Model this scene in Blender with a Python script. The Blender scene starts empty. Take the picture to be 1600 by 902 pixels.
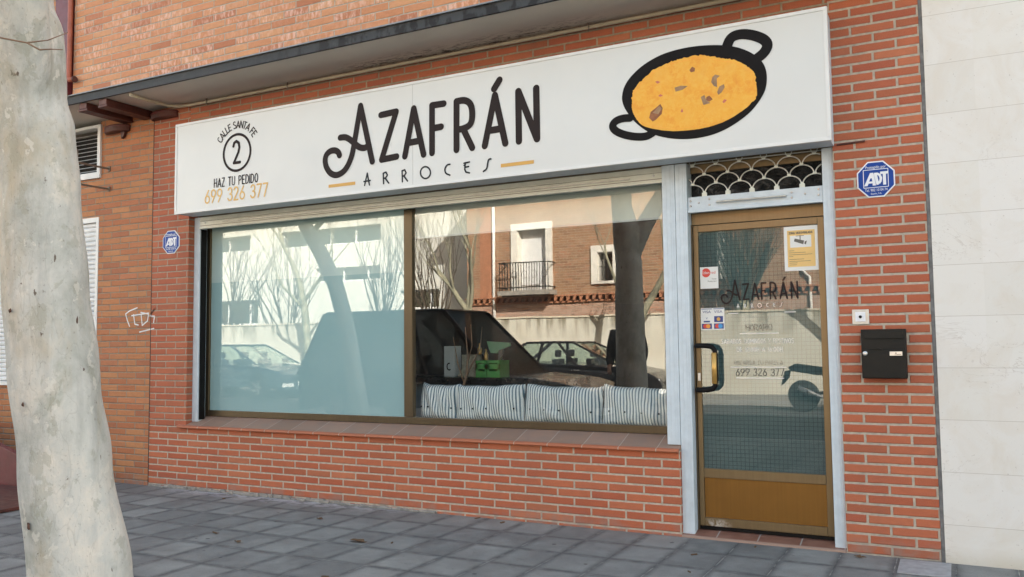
import bpy, bmesh, math, random
from mathutils import Vector, Matrix
sc = bpy.context.scene
col = sc.collection
R = math.radians
random.seed(7)

# ------------------------------------------------------------------ camera
cam_d = bpy.data.cameras.new('camera'); cam = bpy.data.objects.new('camera', cam_d); col.objects.link(cam)
sc.camera = cam
yaw, pit, rol = R(-27.511), R(3.802), R(-0.613)
yaw = -yaw  # azimuth measured from +Y towards -X
F = Vector((-math.sin(yaw)*math.cos(pit), math.cos(yaw)*math.cos(pit), math.sin(pit)))
R0 = Vector((math.cos(yaw), math.sin(yaw), 0)); U0 = R0.cross(F)
RR = R0*math.cos(rol)+U0*math.sin(rol); UU = -R0*math.sin(rol)+U0*math.cos(rol)
M = Matrix((RR, UU, -F)).transposed().to_4x4(); M.translation = Vector((6.504, -5.464, 1.248))
cam.matrix_world = M
cam_d.sensor_fit = 'HORIZONTAL'; cam_d.sensor_width = 36; cam_d.lens = 36*1331.5/1600
cam_d.clip_start = .05; cam_d.clip_end = 600

# ------------------------------------------------------------------ world, sun, exposure
SUN_EL, SUN_AZ = R(33), R(42)          # azimuth from +Y towards +X : the sun stands behind the shop's roof
w = bpy.data.worlds.new("World"); sc.world = w; w.use_nodes = True
wn = w.node_tree; sky = wn.nodes.new('ShaderNodeTexSky'); sky.sky_type = 'NISHITA'; sky.sun_disc = False
sky.sun_elevation = SUN_EL; sky.sun_rotation = SUN_AZ; sky.air_density = 1.0; sky.dust_density = 2.0; sky.ozone_density = 0.6
tint = wn.nodes.new('ShaderNodeMix'); tint.data_type = 'RGBA'; tint.blend_type = 'MULTIPLY'; tint.inputs[0].default_value = 1
tint.inputs[7].default_value = (1.16, 1.0, .80, 1)      # the camera's white balance for open shade
wn.links.new(sky.outputs[0], tint.inputs[6]); wn.links.new(tint.outputs[2], wn.nodes['Background'].inputs[0]); wn.nodes['Background'].inputs[1].default_value = .15
sl = bpy.data.lights.new('sun', 'SUN'); sl.energy = 5.0; sl.angle = R(.5); sl.color = (1, .96, .89)
so = bpy.data.objects.new('sun', sl); col.objects.link(so); so.location = (20, 20, 30)
sdir = Vector((math.sin(SUN_AZ)*math.cos(SUN_EL), math.cos(SUN_AZ)*math.cos(SUN_EL), math.sin(SUN_EL)))
so.rotation_euler = sdir.to_track_quat('Z', 'Y').to_euler()
vs = sc.view_settings; vs.view_transform = 'Standard'; vs.look = 'None'; vs.gamma = 1; vs.exposure = 2.17
vs.use_curve_mapping = False
sc.render.engine = 'CYCLES'
sc.cycles.max_bounces = 8; sc.cycles.diffuse_bounces = 4; sc.cycles.glossy_bounces = 4
sc.cycles.transparent_max_bounces = 12; sc.cycles.caustics_reflective = False; sc.cycles.caustics_refractive = False
sc.cycles.use_denoising = True

# ------------------------------------------------------------------ node helpers
class NT:
    def __init__(s, name):
        s.m = bpy.data.materials.new(name); s.m.use_nodes = True; s.t = s.m.node_tree
        s.b = s.t.nodes['Principled BSDF']; s.out = s.t.nodes['Material Output']
    def n(s, typ, **k):
        o = s.t.nodes.new(typ)
        for a, v in k.items(): setattr(o, a, v)
        return o
    def put(s, sock, v):
        if v is None: return
        if isinstance(v, bpy.types.NodeSocket): s.t.links.new(v, sock)
        elif isinstance(v, (tuple, list)): sock.default_value = (*v, 1) if len(v) == 3 and len(sock.default_value) == 4 else v
        else: sock.default_value = v
    def math(s, op, a, b=None, c=None, clamp=False):
        o = s.n('ShaderNodeMath', operation=op, use_clamp=clamp)
        for i, v in enumerate((a, b, c)): s.put(o.inputs[i], v)
        return o.outputs[0]
    def sep(s, v):
        o = s.n('ShaderNodeSeparateXYZ'); s.put(o.inputs[0], v); return o.outputs
    def comb(s, x, y, z=0.):
        o = s.n('ShaderNodeCombineXYZ')
        for i, v in enumerate((x, y, z)): s.put(o.inputs[i], v)
        return o.outputs[0]
    def noise(s, vec, scale, detail=3, rough=.55, dist=0., col=False):
        o = s.n('ShaderNodeTexNoise'); s.put(o.inputs['Vector'], vec); s.put(o.inputs['Scale'], scale)
        s.put(o.inputs['Detail'], detail); s.put(o.inputs['Roughness'], rough); s.put(o.inputs['Distortion'], dist)
        return o.outputs['Color' if col else 'Fac']
    def ramp(s, fac, pts, interp='LINEAR'):
        o = s.n('ShaderNodeValToRGB'); s.put(o.inputs[0], fac); cr = o.color_ramp; cr.interpolation = interp
        while len(cr.elements) < len(pts): cr.elements.new(.5)
        for e, (p, c) in zip(cr.elements, pts):
            e.position = p; e.color = (*c, 1) if isinstance(c, (tuple, list)) else (c, c, c, 1)
        return o.outputs[0]
    def map(s, v, a, b, c=0., d=1., smooth=False):
        o = s.n('ShaderNodeMapRange'); o.clamp = True
        if smooth: o.interpolation_type = 'SMOOTHSTEP'
        for i, x in enumerate((v, a, b, c, d)): s.put(o.inputs[i], x)
        return o.outputs[0]
    def mix(s, f, a, b, blend='MIX'):
        o = s.n('ShaderNodeMix', data_type='RGBA', blend_type=blend)
        s.put(o.inputs[0], f); s.put(o.inputs[6], a); s.put(o.inputs[7], b); return o.outputs[2]
    def scl(s, vec, v3):
        o = s.n('ShaderNodeVectorMath', operation='MULTIPLY'); s.put(o.inputs[0], vec); s.put(o.inputs[1], v3); return o.outputs[0]
    def bump(s, h, strength=.3, dist=.01):
        o = s.n('ShaderNodeBump'); s.put(o.inputs['Height'], h); s.put(o.inputs['Strength'], strength); s.put(o.inputs['Distance'], dist)
        s.t.links.new(o.outputs[0], s.b.inputs['Normal']); return o
    def pos(s): return s.n('ShaderNodeNewGeometry').outputs['Position']
    def obj(s): return s.n('ShaderNodeTexCoord').outputs['Object']
    def rand(s): return s.n('ShaderNodeObjectInfo').outputs['Random']
    def base(s, c, rough=.6, metal=0., spec=None):
        s.put(s.b.inputs['Base Color'], c); s.put(s.b.inputs['Roughness'], rough); s.put(s.b.inputs['Metallic'], metal)
        if spec is not None: s.put(s.b.inputs['Specular IOR Level'], spec)
        return s.m

def plain(name, c, rough=.6, metal=0., var=.12, scale=6., bump=0., bs=60., spec=None):
    t = NT(name); p = t.pos()
    f = t.noise(p, scale, 4, .6)
    a = tuple(x*(1-var) for x in c); b = tuple(min(1, x*(1+var)) for x in c)
    cc = t.ramp(f, [(.3, a), (.7, b)])
    rr = t.map(t.noise(p, scale*2.3, 3), .3, .7, max(0, rough-.07), min(1, rough+.07))
    t.base(cc, rr, metal, spec)
    if bump: t.bump(t.noise(p, bs, 4), bump, .004)
    return t.m

def brick_mat(name, cols, mortar, u0=0., z0=.52, w=.25, h=.0585, mt=.0125, stain=.18, white=0., bumpd=.006, jit=.0022, edge=.0):
    t = NT(name); P = t.pos(); x, y, z = t.sep(P)
    nz = t.sep(t.noise(P, 5., 2, col=True)); nf = t.sep(t.noise(P, 60., 2, col=True))
    u = t.math('ADD', x, y)
    u = t.math('ADD', u, t.math('MULTIPLY', t.math('SUBTRACT', nz[0], .5), jit*2.2))
    u = t.math('ADD', u, t.math('MULTIPLY', t.math('SUBTRACT', nf[0], .5), jit*1.3))
    zz = t.math('ADD', z, t.math('MULTIPLY', t.math('SUBTRACT', nz[1], .5), jit*2.2))
    zz = t.math('ADD', zz, t.math('MULTIPLY', t.math('SUBTRACT', nf[1], .5), jit*1.3))
    v = t.math('ADD', t.math('DIVIDE', t.math('SUBTRACT', zz, z0), h), .5)
    row = t.math('FLOOR', v); fv = t.math('SUBTRACT', v, row)
    rj = t.n('ShaderNodeTexWhiteNoise', noise_dimensions='1D'); t.put(rj.inputs['W'], row)
    off = t.math('MULTIPLY', t.math('FLOORED_MODULO', t.math('ADD', row, 1.), 2.), .5)
    us = t.math('ADD', t.math('DIVIDE', t.math('SUBTRACT', u, u0), w), off)
    us = t.math('ADD', us, t.math('MULTIPLY', t.math('SUBTRACT', rj.outputs[0], .5), .03))
    bid = t.math('FLOOR', us); fu = t.math('SUBTRACT', us, bid)
    du = t.math('MULTIPLY', t.math('MINIMUM', fu, t.math('SUBTRACT', 1., fu)), w)
    dv = t.math('MULTIPLY', t.math('MINIMUM', fv, t.math('SUBTRACT', 1., fv)), h)
    d = t.math('MINIMUM', du, dv)
    mask = t.map(d, mt/2-.0008, mt/2+.0012, smooth=True)
    wn_ = t.n('ShaderNodeTexWhiteNoise', noise_dimensions='2D'); t.put(wn_.inputs['Vector'], t.comb(bid, row))
    rnd = wn_.outputs['Value']; rc = t.sep(wn_.outputs['Color'])
    n = len(cols)
    bc = t.ramp(rnd, [((i+.5)/n, c) for i, c in enumerate(cols)])
    bc = t.mix(t.map(rc[0], .82, .9, 0., .4), bc, (.26, .07, .04))
    bc = t.mix(t.map(rc[1], .8, 1., 0., .35), bc, (.60, .24, .12))
    # mottling inside each brick, offset per brick
    lp = t.comb(t.math('ADD', u, t.math('MULTIPLY', rc[0], 9.)), z, rc[1])
    mott = t.noise(t.scl(lp, (18., 40., 3.)), 1., 5, .65)
    bc = t.mix(t.map(mott, .35, .75, 0., .55), bc, t.mix(.5, bc, (.22, .07, .04)), 'MIX')
    fine = t.noise(P, 220., 3, .7)
    bc = t.mix(t.map(fine, .35, .7, 0., .22), bc, (.62, .34, .22))
    if white:
        st = t.noise(t.scl(lp, (42., 16., 2.)), 1., 3, .6)
        wsel = t.map(rc[2], .25, .8, 0., 1.)
        wm = t.math('MULTIPLY', t.map(st, .45, .66), wsel)
        bc = t.mix(t.math('MULTIPLY', wm, white), bc, (.76, .50, .40))
    mc = t.mix(t.map(t.noise(P, 30., 4), .35, .7), mortar, tuple(k*.72 for k in mortar))
    c = t.mix(mask, mc, bc)
    ch = t.noise(P, 34., 4, .7); c = t.mix(t.map(ch, .70, .74, 0., .6), c, (.50, .36, .28))
    # weathering : broad dirt, and splash at the foot of the wall
    dirt = t.noise(t.scl(P, (1., 1., .55)), 2.2, 5, .65)
    c = t.mix(t.map(dirt, .5, .8, 0., stain), c, (.13, .09, .07))
    foot = t.math('MULTIPLY', t.map(z, .0, .12, 1., 0.), t.map(t.noise(P, 9., 4), .4, .62, 0., .7))
    c = t.mix(foot, c, (.26, .22, .19))
    t.base(c, t.map(mask, 0, 1, .95, .72), 0., .3)
    hgt = t.math('ADD', t.map(d, mt/2-.002, mt/2+.004, 0., 1., True), t.math('MULTIPLY', fine, .16))
    hgt = t.math('ADD', hgt, t.math('MULTIPLY', mott, .18))
    t.bump(hgt, .75, bumpd)
    return t.m

BR = [(.43, .095, .040), (.48, .118, .048), (.52, .14, .060), (.40, .085, .040), (.49, .125, .048)]
MOR = (.56, .46, .36)
m_brick = brick_mat('brick_low_wall', BR, MOR, 0., .52)
m_brick_lp = brick_mat('brick_left_pier', [(c[0]*.92, c[1]*.95, c[2]) for c in BR], (.44, .35, .27), -.042, .52, mt=.0105, stain=.4)
m_brick_rp = brick_mat('brick_right_pier', [(c[0]*.95, c[1]*.95, c[2]) for c in BR], (.52, .44, .35), 5.998, .0323, mt=.0135)
m_brick_l = brick_mat('brick_orange_side', [(.48, .19, .07), (.42, .14, .055), (.52, .23, .09), (.45, .17, .07)], (.34, .28, .21), .06, .535, mt=.009, stain=.3)
m_brick_up = brick_mat('brick_upper', [(.56, .24, .11), (.60, .27, .13), (.62, .31, .15), (.55, .22, .10)], (.50, .43, .34), .05, 3.59, h=.06, mt=.008, stain=.08, white=.75)
m_brick_top = brick_mat('brick_lintel', [(c[0]*.85, c[1]*.9, c[2]) for c in BR], (.36, .29, .21), .1, .495, mt=.013, stain=.5)
m_brick_house = brick_mat('brick_brown_house', [(.27, .15, .08), (.34, .20, .11), (.21, .11, .06), (.40, .26, .16)], (.46, .40, .30), 0, 0, w=.26, h=.075, mt=.014, stain=.1)
m_brick_pink = brick_mat('brick_pale_house', [(.46, .31, .24), (.5, .35, .28), (.42, .28, .21)], (.45, .38, .3), 0, 0, w=.26, h=.075, mt=.014, stain=.1)

def stone_mat():
    t = NT('cream_stone_cladding'); P = t.pos(); x, y, z = t.sep(P)
    v = t.math('DIVIDE', t.math('SUBTRACT', z, .213), .2932); row = t.math('FLOOR', v); fv = t.math('SUBTRACT', v, row)
    us = t.math('ADD', t.math('DIVIDE', t.math('ADD', x, y), 1.8), .31)
    bid = t.math('FLOOR', us); fu = t.math('SUBTRACT', us, bid)
    du = t.math('MULTIPLY', t.math('MINIMUM', fu, t.math('SUBTRACT', 1., fu)), 1.8)
    dv = t.math('MULTIPLY', t.math('MINIMUM', fv, t.math('SUBTRACT', 1., fv)), .2932)
    d = dv; mk = t.map(d, .0006, .0018, 0., 1.)
    wn_ = t.n('ShaderNodeTexWhiteNoise', noise_dimensions='2D'); t.put(wn_.inputs['Vector'], t.comb(bid, row))
    c = t.ramp(wn_.outputs['Value'], [(0., (.73, .70, .65)), (.5, (.77, .74, .70)), (1., (.74, .71, .655))])
    c = t.mix(t.map(t.noise(P, 3.5, 6, .65, 1.2), .45, .8, 0., .6), c, (.66, .58, .48))
    vein = t.math('ABSOLUTE', t.math('SUBTRACT', t.noise(t.scl(P, (1., 1., 1.7)), 3.1, 5, .6, 1.8), .5))
    c = t.mix(t.math('MULTIPLY', t.map(vein, .0, .012, .5, 0.), t.map(t.noise(P, 2.1, 2), .5, .7)), c, (.36, .29, .23))
    pit = t.noise(P, 70., 3, .6); c = t.mix(t.map(pit, .68, .74, 0., .5), c, (.36, .3, .25))
    c = t.mix(mk, (.50, .45, .39), c)
    c = t.mix(t.map(z, 0., .1, .35, 0.), c, (.4, .33, .2))
    t.base(c, .5, 0., .4); t.bump(t.math('ADD', mk, t.math('MULTIPLY', pit, .25)), .25, .002)
    return t.m
m_stone = stone_mat()

def tile_mat():
    t = NT('sidewalk_tiles'); P = t.pos(); x, y, z = t.sep(P)
    nj = t.sep(t.noise(P, 3., 2, col=True))
    x = t.math('ADD', x, t.math('MULTIPLY', t.math('SUBTRACT', nj[0], .5), .008)); y = t.math('ADD', y, t.math('MULTIPLY', t.math('SUBTRACT', nj[1], .5), .008))
    u = t.math('DIVIDE', t.math('SUBTRACT', x, .148), .3); v = t.math('DIVIDE', t.math('ADD', y, .345), .37)
    bi = t.math('FLOOR', u); bj = t.math('FLOOR', v); fu = t.math('SUBTRACT', u, bi); fv = t.math('SUBTRACT', v, bj)
    du = t.math('MULTIPLY', t.math('MINIMUM', fu, t.math('SUBTRACT', 1., fu)), .3); dv = t.math('MULTIPLY', t.math('MINIMUM', fv, t.math('SUBTRACT', 1., fv)), .37)
    d = t.math('MINIMUM', du, dv)
    wn_ = t.n('ShaderNodeTexWhiteNoise', noise_dimensions='2D'); t.put(wn_.inputs['Vector'], t.comb(bi, bj)); rc = t.sep(wn_.outputs['Color'])
    c = t.ramp(wn_.outputs['Value'], [(0., (.145, .148, .156)), (.5, (.152, .155, .163)), (1., (.162, .165, .173))])
    wear = t.noise(P, 5.5, 5, .6, .4)
    # walked-on centres are paler, the dirt keeps to the edges
    dd = t.math('ADD', d, t.math('MULTIPLY', t.math('SUBTRACT', t.noise(P, 14., 3), .5), .04))
    cen = t.math('MULTIPLY', t.map(dd, .012, .05, 0., 1., True), t.map(t.math('ADD', t.math('MULTIPLY', rc[1], .28), wear), .42, .92))
    c = t.mix(t.math('MULTIPLY', cen, .95), c, (.29, .295, .30))
    c = t.mix(t.map(dd, .0, .022, .7, 0.), c, (.075, .077, .084))
    grit = t.noise(P, 170., 4, .75); c = t.mix(t.map(grit, .54, .66, 0., .5), c, (.36, .36, .36))
    c = t.mix(t.map(grit, .34, .46, .5, 0.), c, (.045, .045, .05)); sp2 = t.noise(P, 24., 5, .75); c = t.mix(t.map(sp2, .60, .68, 0., .45), c, (.06, .06, .062)); c = t.mix(t.map(sp2, .30, .38, .4, 0.), c, (.30, .30, .31))
    c = t.mix(t.map(t.noise(P, 1.6, 5, .65), .52, .72, 0., .45), c, (.075, .073, .08))
    jm = t.map(d, .0012, .0028); jc = t.mix(t.map(t.noise(P, 7.), .45, .6), (.07, .07, .075), (.33, .33, .33))
    c = t.mix(jm, jc, c); c = t.mix(1., c, (1.12, 1.1, 1.0), 'MULTIPLY')
    # spilled white paint along the shop wall
    sx = t.math('MULTIPLY', t.map(x, .1, .5), t.map(x, 2.9, 2.2)); sy = t.map(y, -.22, -.05)
    sp = t.noise(t.scl(P, (5., 11., 1.)), 1.6, 5, .7, .8)
    ps = t.math('MULTIPLY', t.math('MULTIPLY', sx, sy), t.map(sp, .46, .53)); c = t.mix(t.math('MULTIPLY', ps, .85), c, (.5, .5, .52))
    gum = t.n('ShaderNodeTexVoronoi'); t.put(gum.inputs['Vector'], P); t.put(gum.inputs['Scale'], 4.3)
    c = t.mix(t.map(gum.outputs['Distance'], .05, .07, .75, 0.), c, (.04, .038, .04))
    t.base(c, t.map(wear, .3, .7, .62, .85), 0., .35)
    h = t.math('ADD', t.map(d, .001, .008, 0., 1., True), t.math('MULTIPLY', grit, .35)); t.bump(h, .5, .003)
    return t.m
m_tile = tile_mat()

def bark_mat():
    t = NT('plane_tree_bark'); P = t.pos(); x, y, z = t.sep(P)
    q = t.scl(P, (1., 1., .42))
    a = t.noise(t.scl(P, (1., 1., .7)), 4.2, 7, .68, .35)
    c = t.ramp(a, [(.3, (.34, .355, .33)), (.42, (.45, .465, .44)), (.52, (.54, .55, .525)), (.66, (.66, .63, .57))])
    b = t.noise(q, 2.6, 5, .65, .5)
    c = t.mix(t.map(b, .55, .68, 0., .6), c, (.44, .37, .25))
    g = t.noise(t.scl(P, (1., 1., .8)), 6.5, 6, .7, .3); c = t.mix(t.map(g, .56, .72, 0., .55), c, (.25, .28, .22))
    st = t.noise(t.scl(P, (26., 26., 1.6)), 1., 4, .6); c = t.mix(t.map(st, .5, .75, 0., .3), c, (.25, .25, .25))
    sp = t.noise(t.scl(P, (1., 1., .6)), 30., 3, .6, .3); c = t.mix(t.map(sp, .69, .73, 0., .85), c, (.10, .065, .045))
    fl = t.noise(t.scl(P, (1., 1., .75)), 8.5, 5, .62, .25); fm = t.map(fl, .575, .60)            # crisp flakes of old bark
    c = t.mix(t.math('MULTIPLY', fm, .42), c, (.33, .33, .27)); fl2 = t.noise(t.scl(P, (1., 1., .9)), 13., 4, .6, .2); fm2 = t.map(fl2, .62, .635); c = t.mix(t.math('MULTIPLY', fm2, .55), c, (.66, .65, .60))
    ck_ = t.math('ABSOLUTE', t.math('SUBTRACT', t.noise(t.scl(P, (1., 1., .35)), 9., 3, .5, .4), .5)); c = t.mix(t.map(ck_, .0, .006, .18, 0.), c, (.16, .14, .11))
    fs = t.noise(P, 75., 3, .6); c = t.mix(t.map(fs, .62, .72, 0., .4), c, (.18, .17, .15))
    c = t.mix(1., c, (1.03, 1., .965), 'MULTIPLY'); t.base(c, .8, 0., .25)
    h = t.math('ADD', t.math('MULTIPLY', a, .5), t.math('MULTIPLY', sp, .6)); h = t.math('ADD', h, t.math('MULTIPLY', fs, .12)); h = t.math('SUBTRACT', h, t.math('MULTIPLY', fm, .10)); h = t.math('SUBTRACT', h, t.math('MULTIPLY', t.map(ck_, 0., .012, 1., 0.), .08)); h = t.math('ADD', h, t.math('MULTIPLY', st, .2))
    t.bump(h, .6, .012); return t.m
m_bark = bark_mat()
m_bark2 = plain('pale_bark', (.26, .25, .18), .85, var=.4, scale=4, bump=.5, bs=25)
m_twig = plain('twig_bark', (.10, .08, .06), .85, var=.3)
m_dead = plain('dry_twig', (.22, .14, .09), .8)

m_asphalt = plain('asphalt', (.06, .06, .062), .85, var=.25, scale=3, bump=.4, bs=300)
m_earth = plain('ground_earth', (.12, .11, .09), .95, var=.2)
m_far_walk = plain('far_pavement', (.26, .25, .23), .85, var=.2, scale=3)
m_kerb = plain('kerb_concrete', (.33, .32, .3), .8, bump=.3, bs=90)
m_conc = plain('grey_concrete', (.3, .28, .25), .9, var=.3, scale=12, bump=.6, bs=60)
m_slab = plain('cover_slab', (.36, .36, .36), .7, var=.2, scale=20, bump=.3, bs=150)
m_soffit0 = plain('soffit_plaster', (.44, .40, .35), .85, var=.1, scale=3)
def soffit_mat():
    t = NT('soffit_render'); P = t.pos(); x, y, z = t.sep(P)
    c = t.ramp(t.noise(P, 1.7, 4), [(.3, (.56, .52, .44)), (.7, (.62, .58, .50))])
    band = t.math('MULTIPLY', t.map(y, -.20, -.06), t.math('MULTIPLY', t.map(x, 2., 2.4), t.map(x, 4.6, 4.)))
    pk = t.noise(t.scl(P, (3., 9., 1.)), 4., 5, .7, .5)
    c = t.mix(t.math('MULTIPLY', band, t.map(pk, .5, .57, 0., .9)), c, (.13, .11, .09))
    t.base(c, .85); t.bump(t.noise(P, 40., 3), .15, .003); return t.m
m_soffit = soffit_mat()
def strip_mat():
    t = NT('bitumen_edge_strip'); P = t.pos(); x, y, z = t.sep(P)
    a = t.noise(t.comb(t.math('MULTIPLY', x, 7.), 0., t.math('MULTIPLY', z, 4.)), 1., 3, .6)
    c = t.mix(t.math('MULTIPLY', t.map(a, .48, .54), t.map(x, 1.5, 2.6)), (.045, .048, .052), (.012, .012, .013))
    c = t.mix(t.map(t.noise(P, 20., 4), .55, .8, 0., .5), c, (.09, .09, .09))
    t.base(c, .75); return t.m
m_strip = strip_mat()
m_flash = plain('grey_flashing', (.22, .23, .24), .5, .5)
m_maroon = plain('maroon_paint', (.13, .018, .022), .45, var=.2, scale=8, bump=.1)
m_rust = plain('dark_red_steel', (.085, .022, .015), .55, var=.35, scale=9, bump=.2)
m_redpipe = plain('terracotta_pipe_paint', (.36, .10, .055), .55, var=.25, scale=12)
m_conduit = plain('beige_conduit', (.46, .40, .29), .55)
m_alu = plain('white_lacquered_aluminium', (.60, .67, .72), .42, .0, var=.07, scale=14)
m_alu_s = plain('shutter_slat_aluminium', (.70, .71, .63), .45, .0, var=.08, scale=10)
m_white = plain('white_trim', (.74, .74, .72), .45, var=.05)
m_shut = plain('white_shutter', (.75, .76, .76), .5, var=.06)
m_galv = plain('grille_steel', (.60, .58, .53), .4, .35, var=.12, scale=20)
m_steel = plain('steel', (.55, .55, .55), .3, .9)
m_rod = plain('weathered_rod', (.22, .18, .14), .6, .4)
def bronze(name, c, metal=.75, r=.38):
    t = NT(name); P = t.pos(); st = t.noise(t.scl(P, (1.5, 1.5, 90.)), 1., 3, .6); st2 = t.noise(t.scl(P, (70., 70., 1.5)), 1., 3, .6)
    f = t.math('ADD', t.math('MULTIPLY', st, .0), st2)
    cc = t.mix(t.map(f, .3, .7), tuple(k*.86 for k in c), c); cc = t.mix(t.map(t.noise(P, 4., 4), .45, .8, 0., .35), cc, tuple(k*.6 for k in c))
    x, y, z = t.sep(P); sc1 = t.math('MULTIPLY', t.math('MULTIPLY', t.map(x, 5.0, 5.05), t.map(x, 5.18, 5.10)), t.map(z, .115, .09))
    sc1 = t.math('MULTIPLY', sc1, t.map(t.noise(P, 38., 5, .7), .42, .56)); cc = t.mix(sc1, cc, (.55, .53, .5))    # bare scuffed corner of the door
    t.base(cc, t.map(st2, .3, .7, r-.05, r+.08), metal); return t.m
m_bronze = bronze('bronze_anodised', (.22, .16, .088))
m_bronze_d = bronze('dark_bronze_anodised', (.13, .098, .06))
m_panel = bronze('golden_bronze_panel', (.245, .122, .028), .7, .42)
m_black = plain('black_plastic', (.009, .008, .008), .5, var=.2, spec=.12)
m_boxblk = plain('black_powder_coat', (.010, .010, .009), .45, var=.2, bump=.05, bs=400, spec=.22)
m_gold = plain('brass_grip', (.62, .36, .10), .35, .5)
m_ink = plain('sign_ink', (.030, .022, .021), .6, var=.06, spec=.12)
m_ink2 = plain('slate_ink', (.035, .038, .042), .6, var=.05, spec=.12)
m_ochre = plain('ochre_vinyl', (.66, .37, .085), .5, var=.04)
m_ochre2 = plain('pale_ochre_vinyl', (.74, .46, .13), .5, var=.04)
m_signwhite = plain('sign_face', (.69, .695, .67), .38, var=.03, scale=1.3)
m_paper = plain('paper_white', (.78, .77, .73), .6, var=.03)
m_amber = plain('amber_print', (.80, .53, .20), .6, var=.04)
m_gry = plain('print_grey', (.13, .12, .10), .6)
m_blue = plain('enamel_blue', (.016, .062, .30), .45, var=.05, spec=.15)
m_wht = plain('enamel_white', (.78, .80, .84), .4, var=.03)
m_redp = plain('print_red', (.66, .06, .04), .5)
m_orgp = plain('print_orange', (.85, .34, .05), .5)
m_blup = plain('print_blue', (.06, .32, .66), .5)
m_navy = plain('print_navy', (.03, .05, .2), .5)
m_seam = plain('sign_seam', (.5, .5, .47), .5)

def sill_mat():
    t = NT('clay_tile_sill'); P = t.pos(); x, y, z = t.sep(P)
    u = t.math('DIVIDE', t.math('SUBTRACT', x, .27), .262); b = t.math('FLOOR', u); fu = t.math('SUBTRACT', u, b)
    d = t.math('MULTIPLY', t.math('MINIMUM', fu, t.math('SUBTRACT', 1., fu)), .262); mk = t.map(d, .0018, .0035)
    wn_ = t.n('ShaderNodeTexWhiteNoise', noise_dimensions='1D'); t.put(wn_.inputs['W'], b)
    top = t.ramp(wn_.outputs['Value'], [(0, (.28, .175, .125)), (1, (.36, .225, .165))])
    top = t.mix(t.map(t.noise(P, 9., 5, .65), .4, .75, 0., .5), top, (.22, .18, .155))
    c = t.mix(t.map(y, -.004, -.012), top, (.42, .14, .07)); c = t.mix(mk, (.46, .38, .31), c)
    t.base(c, .6, 0., .4); t.bump(t.math('ADD', mk, t.math('MULTIPLY', t.noise(P, 90., 3), .2)), .4, .003); return t.m
m_sill = sill_mat()
def thr_mat():
    t = NT('threshold_tiles'); P = t.pos(); x, y, z = t.sep(P)
    u = t.math('DIVIDE', t.math('SUBTRACT', x, 5.098), .255); b = t.math('FLOOR', u); fu = t.math('SUBTRACT', u, b)
    d = t.math('MULTIPLY', t.math('MINIMUM', fu, t.math('SUBTRACT', 1., fu)), .255); mk = t.map(d, .003, .005)
    c = t.mix(t.map(t.noise(P, 12., 4), .4, .7), (.20, .09, .06), (.26, .13, .09))
    c = t.mix(mk, (.36, .33, .3), c); c = t.mix(t.map(y, .012, .004), c, (.36, .24, .19)); t.base(c, .5); return t.m
m_thr = thr_mat()

def glass_mat(name, refl=.17, tint=(.86, .93, .9), wob=.0, fres=True):
    t = NT(name); nt = t.t; nt.nodes.remove(t.b)
    bf = t.n('ShaderNodeNewGeometry').outputs['Backfacing']
    tr = t.n('ShaderNodeBsdfTransparent'); t.put(tr.inputs[0], t.mix(bf, tint, (1., 1., 1.)))
    gl = t.n('ShaderNodeBsdfGlossy'); t.put(gl.inputs['Roughness'], 0.0); t.put(gl.inputs['Color'], (1, .99, .94))
    fr = t.n('ShaderNodeFresnel'); t.put(fr.inputs['IOR'], 1.5)
    P = t.pos()
    if wob:
        bp = t.n('ShaderNodeBump'); t.put(bp.inputs['Height'], t.noise(P, 1.8, 1)); t.put(bp.inputs['Strength'], wob); t.put(bp.inputs['Distance'], .01)
        nt.links.new(bp.outputs[0], gl.inputs['Normal'])
    f = t.math('ADD', fr.outputs[0] if fres else .04, refl-.04, clamp=True); f = t.math('MULTIPLY', f, t.math('SUBTRACT', 1., bf))
    dust = t.noise(t.scl(P, (1, 1, .5)), 3., 5, .7)
    mx = t.n('ShaderNodeMixShader'); t.put(mx.inputs[0], f); nt.links.new(tr.outputs[0], mx.inputs[1]); nt.links.new(gl.outputs[0], mx.inputs[2])
    df = t.n('ShaderNodeBsdfDiffuse'); t.put(df.inputs[0], (.5, .5, .48))
    m2 = t.n('ShaderNodeMixShader'); t.put(m2.inputs[0], t.map(dust, .4, .8, .004, .03)); nt.links.new(mx.outputs[0], m2.inputs[1]); nt.links.new(df.outputs[0], m2.inputs[2])
    nt.links.new(m2.outputs[0], t.out.inputs[0]); return t.m
m_glass = glass_mat('shop_window_glass', .17, (.95, .99, .98), .03)
m_glass_door = glass_mat('door_glass_surface', .105, (.8, .9, .88), .04)
m_glass_car = glass_mat('vehicle_glass', .10, (.45, .58, .52)); m_glass_van = glass_mat('tinted_vehicle_glass', .05, (.02, .025, .03), 0., False)
m_glass_far = glass_mat('far_window_glass', .25, (.3, .35, .35))
m_film_lo = plain('teal_frosted_film', (.34, .56, .57), .5, var=.03, scale=.8)
m_film_hi = plain('pale_frosted_film', (.52, .68, .65), .5, var=.03, scale=.8)
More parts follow.
